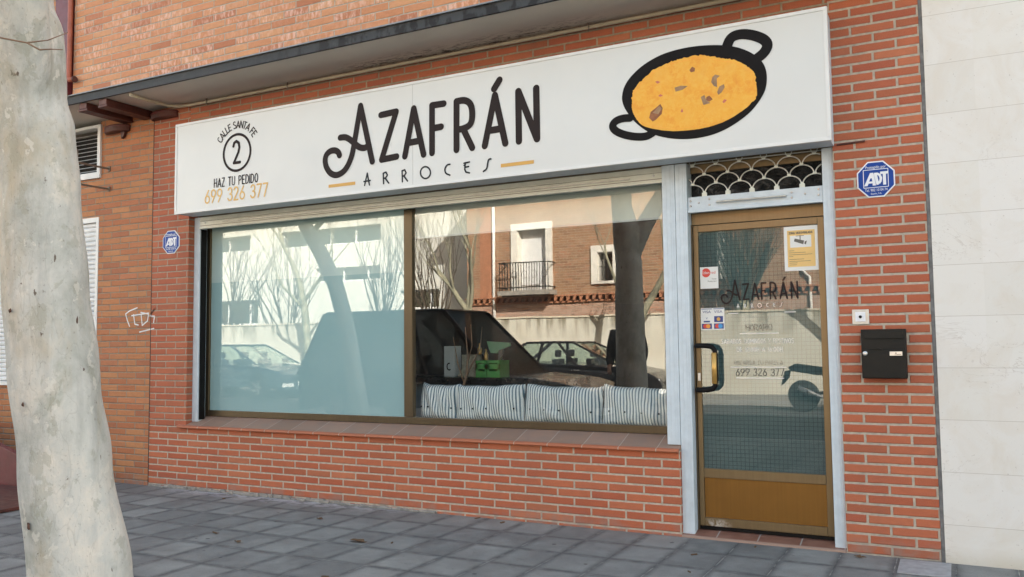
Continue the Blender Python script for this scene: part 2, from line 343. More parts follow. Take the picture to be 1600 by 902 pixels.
def frosted():
    t = NT('frosted_film_on_glass'); P = t.pos(); x, y, z = t.sep(P); nt = t.t
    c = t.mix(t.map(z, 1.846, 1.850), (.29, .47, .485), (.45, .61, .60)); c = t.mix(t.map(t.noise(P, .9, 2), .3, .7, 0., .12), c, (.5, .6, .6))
    t.base(c, 1., 0., 0.); gl = t.n('ShaderNodeBsdfGlossy'); t.put(gl.inputs['Roughness'], 0.); t.put(gl.inputs['Color'], (1, .99, .94))
    fr = t.n('ShaderNodeFresnel'); t.put(fr.inputs['IOR'], 1.5); f = t.math('ADD', fr.outputs[0], .11, clamp=True)
    bp = t.n('ShaderNodeBump'); t.put(bp.inputs['Height'], t.noise(P, 1.8, 1)); t.put(bp.inputs['Strength'], .03); t.put(bp.inputs['Distance'], .01); nt.links.new(bp.outputs[0], gl.inputs['Normal'])
    mx = t.n('ShaderNodeMixShader'); t.put(mx.inputs[0], f); nt.links.new(t.b.outputs[0], mx.inputs[1]); nt.links.new(gl.outputs[0], mx.inputs[2]); nt.links.new(mx.outputs[0], t.out.inputs[0]); return t.m
m_frost = frosted()
def wired():
    t = NT('wired_glass_core'); P = t.pos(); x, y, z = t.sep(P)
    def g(c, o):
        v = t.math('DIVIDE', t.math('SUBTRACT', c, o), .0265); f = t.math('SUBTRACT', v, t.math('FLOOR', v))
        return t.math('MULTIPLY', t.math('MINIMUM', f, t.math('SUBTRACT', 1., f)), .0265)
    wob = t.math('MULTIPLY', t.math('SUBTRACT', t.noise(P, 6., 2), .5), .006)
    d = t.math('MINIMUM', g(t.math('ADD', x, wob), 5.0), g(t.math('ADD', z, wob), .43))
    k = t.map(d, .0006, .0016)
    k = t.math('MAXIMUM', k, t.map(t.noise(P, 2.4, 3), .38, .6, 0., .5))
    c = t.mix(t.map(t.noise(P, 2.2, 3), .3, .7), (.075, .11, .115), (.10, .14, .145)); c = t.mix(k, (.016, .022, .024), c)
    t.base(c, .6, 0., .1); return t.m
m_wired = wired()

def stripe_mat():
    t = NT('ticking_stripe_cloth'); x, y, z = t.sep(t.obj())
    u = t.math('ADD', x, t.math('MULTIPLY', t.math('MULTIPLY', z, z), .25)); u = t.math('ADD', u, t.math('MULTIPLY', t.noise(t.obj(), 6., 2), .009))
    f = t.math('FRACT', t.math('DIVIDE', u, .0225))
    a = t.map(t.math('ABSOLUTE', t.math('SUBTRACT', f, .5)), .19, .23); 
    f2 = t.math('FRACT', t.math('DIVIDE', u, .0450)); b = t.map(t.math('ABSOLUTE', t.math('SUBTRACT', f2, .25)), .02, .035)
    c = t.mix(a, (.13, .19, .24), (.93, .93, .91)); c = t.mix(b, (.45, .53, .58), c)
    t.base(c, .85, 0., .2); t.bump(t.noise(t.scl(t.obj(), (7., 7., 2.5)), 2., 4, .6, .5), .5, .012); return t.m
m_stripe = stripe_mat()
m_rice = None
def rice():
    t = NT('saffron_rice_print'); P = t.pos(); a = t.noise(P, 9., 5, .7, .4); b = t.noise(P, 32., 4, .7, .3)
    c = t.ramp(a, [(.3, (.80, .30, .015)), (.5, (.85, .40, .03)), (.7, (.84, .42, .05))])
    c = t.mix(t.map(b, .5, .62, 0., .6), c, (.86, .48, .06)); c = t.mix(t.map(b, .3, .42, .35, 0.), c, (.75, .28, .02)); t.base(c, .45); return t.m
m_rice = rice()
m_meat = plain('print_brown', (.26, .09, .03), .5, var=.4, scale=20); m_meat2 = plain('print_taupe', (.31, .18, .09), .5, var=.3, scale=25); m_shrimp = plain('print_pink', (.62, .16, .10), .5)

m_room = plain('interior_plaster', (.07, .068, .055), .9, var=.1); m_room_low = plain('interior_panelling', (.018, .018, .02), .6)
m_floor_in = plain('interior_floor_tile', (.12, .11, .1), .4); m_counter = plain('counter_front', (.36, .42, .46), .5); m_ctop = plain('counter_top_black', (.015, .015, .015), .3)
m_blind = plain('roller_blind_cloth', (.80, .82, .76), .8, var=.06, scale=3)
m_green = plain('green_crate_plastic', (.10, .40, .10), .45); m_greenl = plain('pale_green_plastic', (.25, .50, .30), .5)
m_sack = plain('rice_sack_cloth', (.40, .36, .28), .85, var=.35, scale=40)
m_cardw = plain('white_box_board', (.68, .70, .70), .6)
m_cream = plain('cream_render', (.64, .58, .46), .85, var=.1, scale=1.5, bump=.3, bs=30)
def gardenwall():
    t = NT('stained_garden_wall'); P = t.pos(); x, y, z = t.sep(P)
    c = t.ramp(t.noise(P, 1.3, 5, .6), [(.3, (.58, .55, .46)), (.7, (.70, .68, .60))])
    st = t.noise(t.scl(P, (5., 5., .6)), 1., 4, .6); c = t.mix(t.math('MULTIPLY', t.map(st, .45, .65), t.map(z, 1.3, 2.)), c, (.2, .17, .11))
    t.base(c, .9); t.bump(t.noise(P, 22., 4), .4, .01); return t.m
m_gwall = gardenwall()
m_whitebld = plain('white_render', (.72, .72, .67), .85, var=.06, scale=.7)
m_winsurr = plain('white_window_surround', (.74, .72, .66), .6)
m_iron = plain('black_iron', (.015, .015, .015), .5)
m_dark = plain('dark_interior', (.02, .02, .02), .8)
m_terra = plain('terracotta', (.4, .18, .1), .8, var=.2)
m_paintA = plain('dark_grey_car_paint', (.022, .023, .026), .18, .3, var=.05)
m_paintB = plain('blue_black_car_paint', (.035, .055, .075), .18, .3, var=.05)
m_paintC = plain('dark_van_paint', (.03, .033, .037), .2, .2, var=.05)
m_tyre = plain('tyre_rubber', (.02, .02, .02), .8); m_rim = plain('alloy_rim', (.5, .5, .5), .3, .8)
m_lampg = plain('headlamp_lens', (.6, .62, .62), .15); m_skin = plain('skin', (.45, .27, .19), .6); m_coat = plain('charcoal_coat', (.03, .03, .032), .9)
m_trou = plain('dark_trousers', (.02, .022, .03), .9); m_hair = plain('dark_hair', (.015, .01, .008), .7)
m_graf = plain('white_spray_paint', (.72, .72, .72), .6); m_leaf = plain('dry_leaf', (.12, .07, .035), .8)
m_caulk = plain('grey_joint_filler', (.2, .2, .2), .85, var=.3, scale=20)

# ------------------------------------------------------------------ mesh helpers
WORLD = {}
def root_loc(o):
    while o.parent: o = o.parent
    return Vector(o.location)
def thing(name, label, cat, loc=(0, 0, 0), group=None, rz=0.):
    o = bpy.data.objects.new(name, None); o.empty_display_size = .1; col.objects.link(o); o.location = loc; o.rotation_euler = (0, 0, rz)
    o['label'] = label; o['category'] = cat
    if group: o['group'] = group
    return o
def tag(o, label, cat, group=None):
    o['label'] = label; o['category'] = cat
    if group: o['group'] = group
    return o
class MB:
    def __init__(s): s.b = bmesh.new()
    def face(s, pts):
        try: return s.b.faces.new([s.b.verts.new(p) for p in pts])
        except ValueError: return None
    def box(s, x0, x1, y0, y1, z0, z1):
        v = [s.b.verts.new((x, y, z)) for z in (z0, z1) for y in (y0, y1) for x in (x0, x1)]
        for f in ((0, 2, 3, 1), (4, 5, 7, 6), (0, 1, 5, 4), (2, 6, 7, 3), (0, 4, 6, 2), (1, 3, 7, 5)): s.b.faces.new([v[i] for i in f])
        return s
    def obox(s, c, ax, ay, az):
        c, ax, ay, az = map(Vector, (c, ax, ay, az))
        v = [s.b.verts.new(c+ax*i+ay*j+az*k) for k in (-1, 1) for j in (-1, 1) for i in (-1, 1)]
        for f in ((0, 2, 3, 1), (4, 5, 7, 6), (0, 1, 5, 4), (2, 6, 7, 3), (0, 4, 6, 2), (1, 3, 7, 5)): s.b.faces.new([v[i] for i in f])
        return s
    def prism(s, pts, a, b, axis='y'):
        def P(p, t): return {'y': (p[0], t, p[1]), 'x': (t, p[0], p[1]), 'z': (p[0], p[1], t)}[axis]
        A = [s.b.verts.new(P(p, a)) for p in pts]; B = [s.b.verts.new(P(p, b)) for p in pts]; n = len(pts)
        s.b.faces.new(A); s.b.faces.new(B[::-1])
        for i in range(n): s.b.faces.new((A[i], B[i], B[(i+1) % n], A[(i+1) % n]))
        return s
    def tube(s, pts, r, seg=8, cap=True):
        pts = [Vector(p) for p in pts]; n = len(pts); rs = r if isinstance(r, (list, tuple)) else [r]*n
        rings = []; up = None
        for i, p in enumerate(pts):
            d = (pts[min(i+1, n-1)]-pts[max(i-1, 0)])
            d = d.normalized() if d.length > 1e-9 else Vector((0, 0, 1))
            if up is None: up = d.orthogonal().normalized()
            up = (up-d*up.dot(d)); up = up.normalized() if up.length > 1e-6 else d.orthogonal().normalized()
            sd = d.cross(up)
            rings.append([s.b.verts.new(p+(up*math.cos(2*math.pi*k/seg)+sd*math.sin(2*math.pi*k/seg))*rs[i]) for k in range(seg)])
        for a, b in zip(rings, rings[1:]):
            for k in range(seg): s.b.faces.new((a[k], a[(k+1) % seg], b[(k+1) % seg], b[k]))
        if cap: s.b.faces.new(rings[0][::-1]); s.b.faces.new(rings[-1])
        return s
    def lathe(s, prof, c, axis='z', seg=20):
        c = Vector(c); rings = []
        for r, h in prof:
            ring = []
            for k in range(seg):
                a = 2*math.pi*k/seg; ca, sa = r*math.cos(a), r*math.sin(a)
                ring.append(s.b.verts.new(c+Vector({'z': (ca, sa, h), 'y': (ca, h, sa), 'x': (h, ca, sa)}[axis])))
            rings.append(ring)
        for a, b in zip(rings, rings[1:]):
            for k in range(seg): s.b.faces.new((a[k], a[(k+1) % seg], b[(k+1) % seg], b[k]))
        s.b.faces.new(rings[0][::-1]); s.b.faces.new(rings[-1]); return s
    def build(s, name, mat, parent=None, bevel=0., smooth=False, local=False, sub=0):
        if not local and parent is None:
            xs = [v.co for v in s.b.verts]; off = Vector((sum(v.x for v in xs)/len(xs), sum(v.y for v in xs)/len(xs), min(v.z for v in xs)))
        elif local: off = Vector((0, 0, 0))
        else: off = root_loc(parent)
        for v in s.b.verts: v.co -= off
        bmesh.ops.recalc_face_normals(s.b, faces=s.b.faces)
        me = bpy.data.meshes.new(name); s.b.to_mesh(me); s.b.free()
        me.materials.append(mat)
        o = bpy.data.objects.new(name, me); col.objects.link(o)
        if parent is not None: o.parent = parent
        elif not local: o.location = off
        if smooth:
            for p in me.polygons: p.use_smooth = True
        if bevel:
            b = o.modifiers.new('bevel', 'BEVEL'); b.width = bevel; b.segments = 2; b.limit_method = 'ANGLE'; b.angle_limit = R(40)
        if sub: q = o.modifiers.new('sub', 'SUBSURF'); q.levels = sub; q.render_levels = sub
        return o
def B(name, mat, parent, x0, x1, y0, y1, z0, z1, bevel=0.):
    return MB().box(x0, x1, y0, y1, z0, z1).build(name, mat, parent, bevel)
def struct(o): o['kind'] = 'structure'; return o

# stroke lettering on a vertical plane facing -Y : (x, z) polylines
class Ink:
    def __init__(s, y, th=.0015): s.m = MB(); s.y = y; s.k = 0; s.th = th
    def stroke(s, pts, w, cap=True):
        """a flat ribbon with round ends; sharp corners split it into overlapping ribbons"""
        pts = [Vector((p[0], p[1])) for p in pts]; r = w/2
        pts = [p for i, p in enumerate(pts) if i == 0 or (p-pts[i-1]).length > 1e-6]
        closed = len(pts) > 4 and (pts[0]-pts[-1]).length < 1e-5
        runs = [[pts[0]]]
        for i in range(1, len(pts)):
            runs[-1].append(pts[i])
            if 0 < i < len(pts)-1 and (pts[i]-pts[i-1]).angle(pts[i+1]-pts[i]) > R(42): runs.append([pts[i]])
        for ri, run in enumerate(runs):
            n = len(run)
            if n < 2: continue
            s.k += 1; y = s.y-s.th-.00028*(s.k % 5); lf, rt = [], []
            for i, p in enumerate(run):
                if closed and len(runs) == 1 and i in (0, n-1): d = (run[1]-run[0]).normalized()+(run[-1]-run[-2]).normalized()
                else: d = (run[min(i+1, n-1)]-p).normalized()*(i < n-1)+(p-run[max(i-1, 0)]).normalized()*(i > 0)
                d = d.normalized() if d.length > 1e-6 else Vector((1, 0)); nn = Vector((-d.y, d.x))*r
                lf.append(s.m.b.verts.new((p.x+nn.x, y, p.y+nn.y))); rt.append(s.m.b.verts.new((p.x-nn.x, y, p.y-nn.y)))
            for i in range(n-1): s.m.b.faces.new((lf[i], lf[i+1], rt[i+1], rt[i]))
            if cap and not (closed and len(runs) == 1):
                for e, q, L_, R_ in ((0, run[0]-run[1], lf[0], rt[0]), (n-1, run[-1]-run[-2], rt[-1], lf[-1])):
                    a0 = math.atan2(q.y, q.x); p = run[e]
                    mid = [s.m.b.verts.new((p.x+r*math.cos(a0+math.pi/2-math.pi*t/7), y, p.y+r*math.sin(a0+math.pi/2-math.pi*t/7))) for t in range(1, 7)]
                    s.m.b.faces.new([R_]+mid+[L_])
        return s
    def poly(s, pts):
        s.k += 1; y = s.y-s.th-.00006*(s.k % 14); s.m.face([(p[0], y, p[1]) for p in pts]); return s
    def rect(s, x0, x1, z0, z1): return s.poly([(x0, z0), (x1, z0), (x1, z1), (x0, z1)])
    def build(s, name, mat, parent):
        return s.m.build(name, mat, parent)
    def flush(s, name, mat, parent):
        o = s.m.build(name, mat, parent) if len(s.m.b.verts) else None
        s.m = MB(); return o
def arc(cx, cz, rx, rz, a0, a1, n=12): return [(cx+rx*math.cos(R(a0+(a1-a0)*i/n)), cz+rz*math.sin(R(a0+(a1-a0)*i/n))) for i in range(n+1)]
G = {  # narrow capitals, unit height, width given
 'A': (.62, [[(0, 0), (.31, 1), (.62, 0)], [(.12, .3), (.5, .3)]]),
 'B': (.5, [[(0, 0), (0, 1), (.25, 1)]+arc(.25, .76, .22, .24, 90, -90, 6)+[(0, .52)], [(.25, .52)]+arc(.25, .26, .25, .26, 90, -90, 6)+[(0, 0)]]),
 'C': (.5, [arc(.27, .5, .27, .5, 50, 310, 14)]),
 'D': (.54, [[(0, 0), (0, 1), (.2, 1)]+arc(.2, .5, .34, .5, 90, -90, 10)+[(0, 0)]]),
 'E': (.45, [[(.45, 1), (0, 1), (0, 0), (.45, 0)], [(0, .52), (.36, .52)]]),
 'F': (.44, [[(.44, 1), (0, 1), (0, 0)], [(0, .52), (.36, .52)]]),
 'G': (.54, [arc(.27, .5, .27, .5, 50, 360, 14)+[(.3, .5)]]),
 'H': (.52, [[(0, 0), (0, 1)], [(.52, 0), (.52, 1)], [(0, .5), (.52, .5)]]),
 'I': (.0, [[(0, 0), (0, 1)]]),
 'L': (.42, [[(0, 1), (0, 0), (.42, 0)]]),
 'M': (.66, [[(0, 0), (0, 1), (.33, .35), (.66, 1), (.66, 0)]]),
 'N': (.54, [[(0, 0), (0, 1), (.54, 0), (.54, 1)]]),
 'O': (.54, [arc(.27, .5, .27, .5, 0, 360, 18)]),
 'P': (.48, [[(0, 0), (0, 1), (.24, 1)]+arc(.24, .74, .24, .26, 90, -90, 7)+[(0, .48)]]),
 'R': (.5, [[(0, 0), (0, 1), (.24, 1)]+arc(.24, .74, .24, .26, 90, -90, 7)+[(0, .48)], [(.22, .48), (.5, 0)]]),
 'S': (.48, [arc(.25, .75, .22, .25, 40, 200, 8)+[(.25, .5)]+arc(.24, .25, .24, .25, 70, -140, 10)]),
 'T': (.5, [[(0, 1), (.5, 1)], [(.25, 1), (.25, 0)]]),
 'U': (.52, [[(0, 1), (0, .26)]+arc(.26, .26, .26, .26, 180, 360, 8)+[(.52, 1)]]),
 'V': (.56, [[(0, 1), (.28, 0), (.56, 1)]]),
 'Y': (.54, [[(0, 1), (.27, .5), (.54, 1)], [(.27, .5), (.27, 0)]]),
 'Z': (.5, [[(0, 1), (.5, 1), (0, 0), (.5, 0)]]),
 '0': (.48, [arc(.24, .5, .24, .5, 0, 360, 18)]), '1': (.2, [[(0, .8), (.2, 1), (.2, 0)]]),
 '2': (.46, [arc(.23, .76, .23, .24, 170, -20, 9)+[(.0, 0), (.46, 0)]]),
 '3': (.46, [arc(.22, .75, .21, .25, 160, -90, 9), arc(.22, .26, .24, .26, 90, -160, 9)]),
 '4': (.5, [[(.36, 0), (.36, 1), (0, .3), (.5, .3)]]),
 '6': (.5, [[(.38, 1), (.06, .42)], arc(.25, .28, .25, .28, 0, 360, 14)]),
 '7': (.46, [[(0, 1), (.46, 1), (.12, 0)]]),
 '9': (.5, [[(.12, 0), (.44, .58)], arc(.25, .72, .25, .28, 0, 360, 14)]),
 ':': (.0, [[(0, .2), (0, .22)], [(0, .7), (0, .72)]]), ',': (.05, [[(.05, .03), (0, -.15)]]), '.': (0, [[(0, 0), (0, .02)]]), '-': (.3, [[(0, .5), (.3, .5)]]),
}
def text(ink, s, x, z, x1, h, w, gap=.2, space=.42, out=None):
    """write s from x to x1, height h"""
    adv = []; tot = 0
    for ch in s:
        a = space if ch == ' ' else G[ch][0]+gap
        adv.append(a); tot += a
    tot -= gap; k = (x1-x)/tot; cx = x
    for ch, a in zip(s, adv):
        if ch != ' ':
            for st in G[ch][1]: ink.stroke([(cx+p[0]*k, z+p[1]*h) for p in st], w)
            if out: ink.flush(*out)
        cx += a*k
def font_text(s, size, x, y, z, name, mat, parent, width=None, ext=.0004):
    cu = bpy.data.curves.new('t', 'FONT'); cu.body = s; cu.size = size; cu.align_x = 'CENTER'; cu.align_y = 'CENTER'; cu.extrude = ext
    to = bpy.data.objects.new('t', cu); col.objects.link(to); bpy.context.view_layer.update()
    me = bpy.data.meshes.new_from_object(to.evaluated_get(bpy.context.evaluated_depsgraph_get()))
    bpy.data.objects.remove(to)
    xs = [v.co.x for v in me.vertices] or [0, 1]; k = (width/(max(xs)-min(xs))) if width else 1
    off = root_loc(parent)
    for v in me.vertices: v.co = Vector((v.co.x*k+x, y+v.co.z*-1, v.co.y+z))-off
    me.materials.clear(); me.materials.append(mat); me.name = name
    o = bpy.data.objects.new(name, me); col.objects.link(o); o.parent = parent; return o

# ------------------------------------------------------------------ ground, street
struct(MB().box(-60, 60, -5.6, .05, -.3, 0).build('sidewalk', m_tile))
struct(MB().box(-60, 60, -5.75, -5.603, -.3, .004).build('kerb', m_kerb, bevel=.01))
struct(MB().box(-60, 60, -13.2, -5.753, -.3, -.12).build('road', m_asphalt))
struct(MB().box(-60, 60, -13.35, -13.203, -.3, .004).build('far_kerb', m_kerb, bevel=.01))
struct(MB().box(-60, 60, -15.3, -13.353, -.3, 0).build('far_sidewalk', m_far_walk))
struct(MB().box(-250, 250, -250, 250, -.6, -.31).build('ground', m_earth))

# ------------------------------------------------------------------ the shop building
shop = thing('shop_building', 'orange and red brick building with shopfront under a projecting upper storey', 'building', (2.5, 0, 0))
MB().box(-.12, 4.875, .0, .3, 0, .55).build('low_wall', m_brick, shop)
MB().box(-.12, .355, .0, .3, .552, 3.49).build('pier', m_brick_lp, shop)
MB().box(5.875, 6.375, .0, .3, 0, 3.49).build('pier', m_brick_rp, shop)
MB().box(.357, 5.873, .0, .3, 2.46, 3.49).build('lintel_wall', m_brick_top, shop)
lw = MB(); lw.box(-12, -.126, .002, .3, -.0, .888); lw.box(-.88, -.126, .002, .3, .89, 3.49); lw.box(-12, -2.6, .002, .3, .89, 3.49)
lw.box(-2.598, -.882, .002, .3, 2.54, 2.92); lw.build('side_wall', m_brick_l, shop)
B('wall_joint', m_dark, shop, -.1265, -.1195, -.002, .05, 0, 3.485)
B('wall_joint', m_caulk, shop, 6.376, 6.395, .006, .3, 0, 3.6)
fm = MB(); random.seed(3)
for i in range(62):
    x = -.1+i*.05; h = .012+.02*random.random()*(1 if i < 45 else .4)
    fm.box(x, x+.0505, -.012-.02*random.random(), .0, 0, h)
fm.build('foot_mortar', m_conc, shop, .004)
# sloping clay tile sill with nosing
MB().prism([(-.03, .540), (-.036, .547), (-.034, .556), (-.026, .563), (.0, .567), (.19, .632), (.19, .552), (-.004, .552), (-.004, .540)], .27, 4.873, 'x').build('window_sill', m_sill, shop)
# room
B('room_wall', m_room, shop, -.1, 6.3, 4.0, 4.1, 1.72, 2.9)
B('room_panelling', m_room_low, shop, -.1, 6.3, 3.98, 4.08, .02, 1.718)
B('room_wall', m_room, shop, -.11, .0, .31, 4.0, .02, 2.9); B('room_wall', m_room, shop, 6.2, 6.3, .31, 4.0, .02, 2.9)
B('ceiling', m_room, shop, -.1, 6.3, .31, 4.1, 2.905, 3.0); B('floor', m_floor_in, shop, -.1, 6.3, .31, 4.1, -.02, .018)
# upper storey and roof
MB().box(-.565, 6.39, -.53, 9, 3.572, 9.3).build('upper_wall', m_brick_up, shop)
MB().box(-12, -.567, -.3, 9, 3.572, 9.3).build('recessed_wall', m_brick_l, shop)
MB().box(-12, 6.39, -.522, -.50, 3.49, 3.560).build('edge_strip', m_strip, shop)
MB().box(-12, 6.39, -.540, -.5, 3.561, 3.571).build('edge_flashing', m_flash, shop)
MB().box(-12, 6.39, -.498, .3, 3.492, 3.57).build('soffit', m_soffit, shop)
MB().box(-12, 6.39, .302, 9, 3.01, 3.57).build('floor_slab', m_conc, shop)
MB().box(-12, 6.39, 8.7, 9, 0, 3.0).build('rear_wall', m_brick_l, shop); MB().box(-12, -11.7, .302, 8.69, 0, 3.0).build('gable_wall', m_brick_l, shop)
B('side_post', m_maroon, shop, -.80, -.60, -.56, -.49, 3.572, 7.5, .004)
MB().tube([(-.575, -.565, 9), (-.575, -.565, 3.72), (-.565, -.57, 3.70), (-.50, -.575, 3.69)], .022, 10).build('downpipe', m_redpipe, shop, smooth=True)
MB().lathe([(.026, 0), (.03, .01), (.026, .02)], (-.49, -.575, 3.69), 'x').build('pipe_end', m_rust, shop)
MB().tube([(6.38, -.035, 3.462), (.42, -.035, 3.462), (.28, -.05, 3.462), (.2, -.11, 3.465), (.17, -.3, 3.468), (.17, -.5, 3.47)], .014, 8).build('conduit', m_conduit, shop, smooth=True)
for x in (1.55, 4.3, .6): 
    MB().tube([(x, -.035, 3.435), (x+.012, -.055, 3.462), (x, -.04, 3.492)], .006, 6).build('conduit_clip', m_rod, shop)
# dark red beams that carry the overhang, with half round shoes on the wall
for cx, r0 in ((-.47, .0), (-.20, .0)):
    bm_ = MB(); bm_.box(cx-.05, cx+.05, -.495, .0, 3.435, 3.489); bm_.box(cx-.062, cx+.062, -.495, .0, 3.415, 3.434)
    bm_.build('beam', m_rust, shop, .004)
def half_disc(cx, r, y0, z0, z1, n=14): return [(cx+r*math.cos(R(180+180*i/n)), y0+r*.55*math.sin(R(180+180*i/n))) for i in range(n+1)]
for cx, r, z0, z1 in ((-.62, .17, 3.335, 3.405), (.03, .17, 3.385, 3.455)):
    a = MB().prism(half_disc(cx, r, .0, 0, 0), z0, z1, 'z').build('beam_shoe', m_rust, shop, .012)
    MB().prism(half_disc(cx, r+.006, .0, 0, 0), (z0+z1)/2+.012, (z0+z1)/2+.018, 'z').build('rim', m_maroon, a)
MB().prism([(-.56, 3.335), (-.50, 3.335), (-.515, 3.29), (-.545, 3.27)], -.03, -.001).build('bracket', m_rust, shop)
# shuttered window of the neighbour room and the vent
wf = MB()
wf.box(-2.6, -2.56, -.004, .1, .89, 2.54); wf.box(-.92, -.882, -.004, .1, .89, 2.54); wf.box(-2.56, -.92, -.004, .1, 2.49, 2.54); wf.box(-2.56, -.92, -.03, .1, .89, .93)
wo = wf.build('window_frame', m_white, shop, .003)
sh = MB()
for k in range(34):
    z = .935+k*.0458
    if z > 2.47: break
    sh.prism([(.03, z), (.016, z+.012), (.014, z+.030), (.03, z+.0435), (.045, z+.0435), (.045, z)], -2.56, -.92, 'x')
sh.build('roller_shutter', m_shut, wo)
vf = MB(); vf.box(-1.75, -1.69, -.02, .05, 2.925, 3.455); vf.box(-.905, -.862, -.02, .05, 2.925, 3.455); vf.box(-1.69, -.905, -.02, .05, 3.425, 3.455); vf.box(-1.69, -.905, -.02, .05, 2.925, 2.985)
vo = vf.build('vent_frame', m_shut, shop, .002)
B('vent_back', m_dark, vo, -1.69, -.905, .2, .22, 2.985, 3.425)
vl = MB()
for k in range(11): z = 3.0+k*.04; vl.prism([(.0, z), (-.012, z), (.03, z+.018), (.042, z+.018)], -1.69, -.905, 'x')
vl.build('louvre', m_shut, vo)
rd = MB(); rd.tube([(-.74, .0, 3.0), (-.74, -.36, 3.0)], .011, 6); rd.tube([(-.74, .0, 2.80), (-.74, -.36, 2.80)], .011, 6); rd.box(-.755, -.725, -.012, 0, 2.975, 3.025); rd.box(-.755, -.725, -.012, 0, 2.775, 2.825)
rd.box(-.76, -.72, -.38, -.35, 2.75, 3.12); rd.build('wall_bracket', m_rod, shop, .002)
MB().tube([(5.90, -.006, 2.442), (6.06, -.008, 2.447)], .006, 6).build('rusty_bar', m_rust, shop)
# graffiti
gi = Ink(.002, .002)
def gz(x, y, s=3.469): # positions measured on the wall, metres
    return (-.48+(x/s-195)*.00913+.0, 1.648-((y/s+420)-480)*.00625)
for st in ([(740, 215), (700, 230), (680, 245), (690, 280), (702, 310)], [(722, 250), (730, 300), (748, 305)], [(712, 255), (800, 245)], [(762, 255), (768, 308), (795, 285), (800, 250), (760, 240)], [(832, 222), (808, 260), (830, 262), (826, 295)], [(755, 342), (828, 325)]):
    gi.stroke([gz(*p) for p in st], .012)
gi.build('graffiti', m_graf, shop)

# display window
win = MB()
win.box(.357, .435, .18, .23, .634, 2.458); win.box(4.735, 4.80, .18, .23, .634, 2.458); win.box(2.588, 2.668, .178, .232, .69, 2.38)
win.box(.435, 4.735, .18, .23, .634, .688); win.box(.435, 4.735, .18, .23, 2.382, 2.458)
wfr = win.build('window_frame', m_bronze_d, shop, .003)
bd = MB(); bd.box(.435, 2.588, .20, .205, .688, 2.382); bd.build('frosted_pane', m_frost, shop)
bd = MB(); bd.box(2.668, 4.735, .20, .205, .688, 2.382); bd.build('window_pane', m_glass, shop)
# shutter guides and the visible bottom bars of the roller shutters
def guide(x0, x1, yf, z0, z1):
    g = MB(); g.box(x0, x1, yf, .15, z0, z1); o = g.build('shutter_guide', m_alu, shop, .003)
    n = MB()
    for k in (.3, .62, .8): xx = x0+(x1-x0)*k; n.box(xx, xx+.0035, yf-.0022, yf-.0002, z0, z1)
    n.build('rib', m_alu, o); return o
guide(.357, .428, .062, .592, 2.44); guide(4.785, 4.873, .03, .585, 2.44); guide(4.876, 4.955, .028, .012, 2.44); guide(5.806, 5.873, .028, .012, 2.44)
B('guide_slot', m_black, shop, .4285, .434, .075, .14, .61, 2.33)
wb = MB(); wb.box(.43, 4.783, .06, .085, 2.348, 2.44); wb.box(.43, 4.783, .05, .09, 2.332, 2.347); wb.box(.43, 4.783, .052, .06, 2.402, 2.408)
wbo = wb.build('shutter_bar', m_alu_s, shop, .002)
for z_ in (2.4, 2.358): B('groove', m_rod, wbo, .435, 4.78, .0585, .0598, z_, z_+.004)
B('lip', m_galv, wbo, .72, 4.55, .044, .06, 2.374, 2.382)
for x in (.5, 4.72): MB().lathe([(.008, 0), (.008, -.004), (.003, -.006)], (x, .06, 2.385), 'y', 10).build('rivet', m_steel, wbo)
# door grille shutter
gr = MB(); gr.box(4.957, 5.804, .045, .07, 2.13, 2.212); gr.box(4.957, 5.804, .038, .078, 2.108, 2.129); gro = gr.build('grille_bar', m_alu, shop, .002)
hv = MB(); hv.tube([(5.15, .04, 2.165), (5.155, .025, 2.165), (5.58, .025, 2.165), (5.585, .04, 2.165)], .007, 8)
hv.build('bar_handle', m_galv, gro, smooth=True)
rv = MB()
for x, zs in ((4.975, (2.152, 2.185)), (5.10, (2.152, 2.19)), (5.62, (2.152, 2.185)), (5.78, (2.155, 2.19)), (5.03, (2.17,)), (5.70, (2.17,))):
    for z in zs: MB().lathe([(.007, 0), (.007, -.003), (.004, -.006)], (x, .045, z), 'y', 10).build('rivet', m_steel, gro)
ga = MB(); cks = []; y = .055
for row in range(4):
    zt = 2.232+.0625*(row)
    shift = 0 if row % 2 == 1 else 0
    for c in range(-1, 7):
        xc = 4.99+.154*c+(0 if row % 2 else .077)
        # arc hanging from a top clip down to its two lower neighbours
        if row > 0:
            pts = [(xc+.073*math.cos(R(a)), y, zt-.062+.06*math.sin(R(a))) for a in range(0, 181, 15)]
            pts = [p for p in pts if 4.955 < p[0] < 5.806]
            if len(pts) > 2: ga.tube(pts, .0042, 6)
        if 4.965 < xc < 5.79:
            ck = MB(); cks.append(ck)
            if row == 0: ck.box(xc-.016, xc+.016, y-.008, y+.006, 2.21, zt+.004); ck.box(xc-.009, xc+.009, y-.009, y+.007, zt+.004, zt+.014)
            else: ck.box(xc-.011, xc+.011, y-.008, y+.008, zt-.006, zt+.009)
            if row == 3:
                ck.tube([(xc-.006, y, zt+.004), (xc-.016, y, zt+.012), (xc-.02, y, zt+.028)], .0035, 5); ck.tube([(xc+.006, y, zt+.004), (xc+.016, y, zt+.012), (xc+.02, y, zt+.028)], .0035, 5)
ga.tube([(4.957, y+.012, 2.437), (5.804, y+.012, 2.437)], .004, 6)
gg = ga.build('scallop_grille', m_galv, shop, smooth=True); [c_.build('clip', m_alu_s, gg, .0015) for c_ in cks]
B('transom', m_bronze, shop, 4.957, 5.804, .12, .17, 2.385, 2.47); B('transom', m_bronze, shop, 4.957, 5.804, .118, .17, 2.035, 2.125)
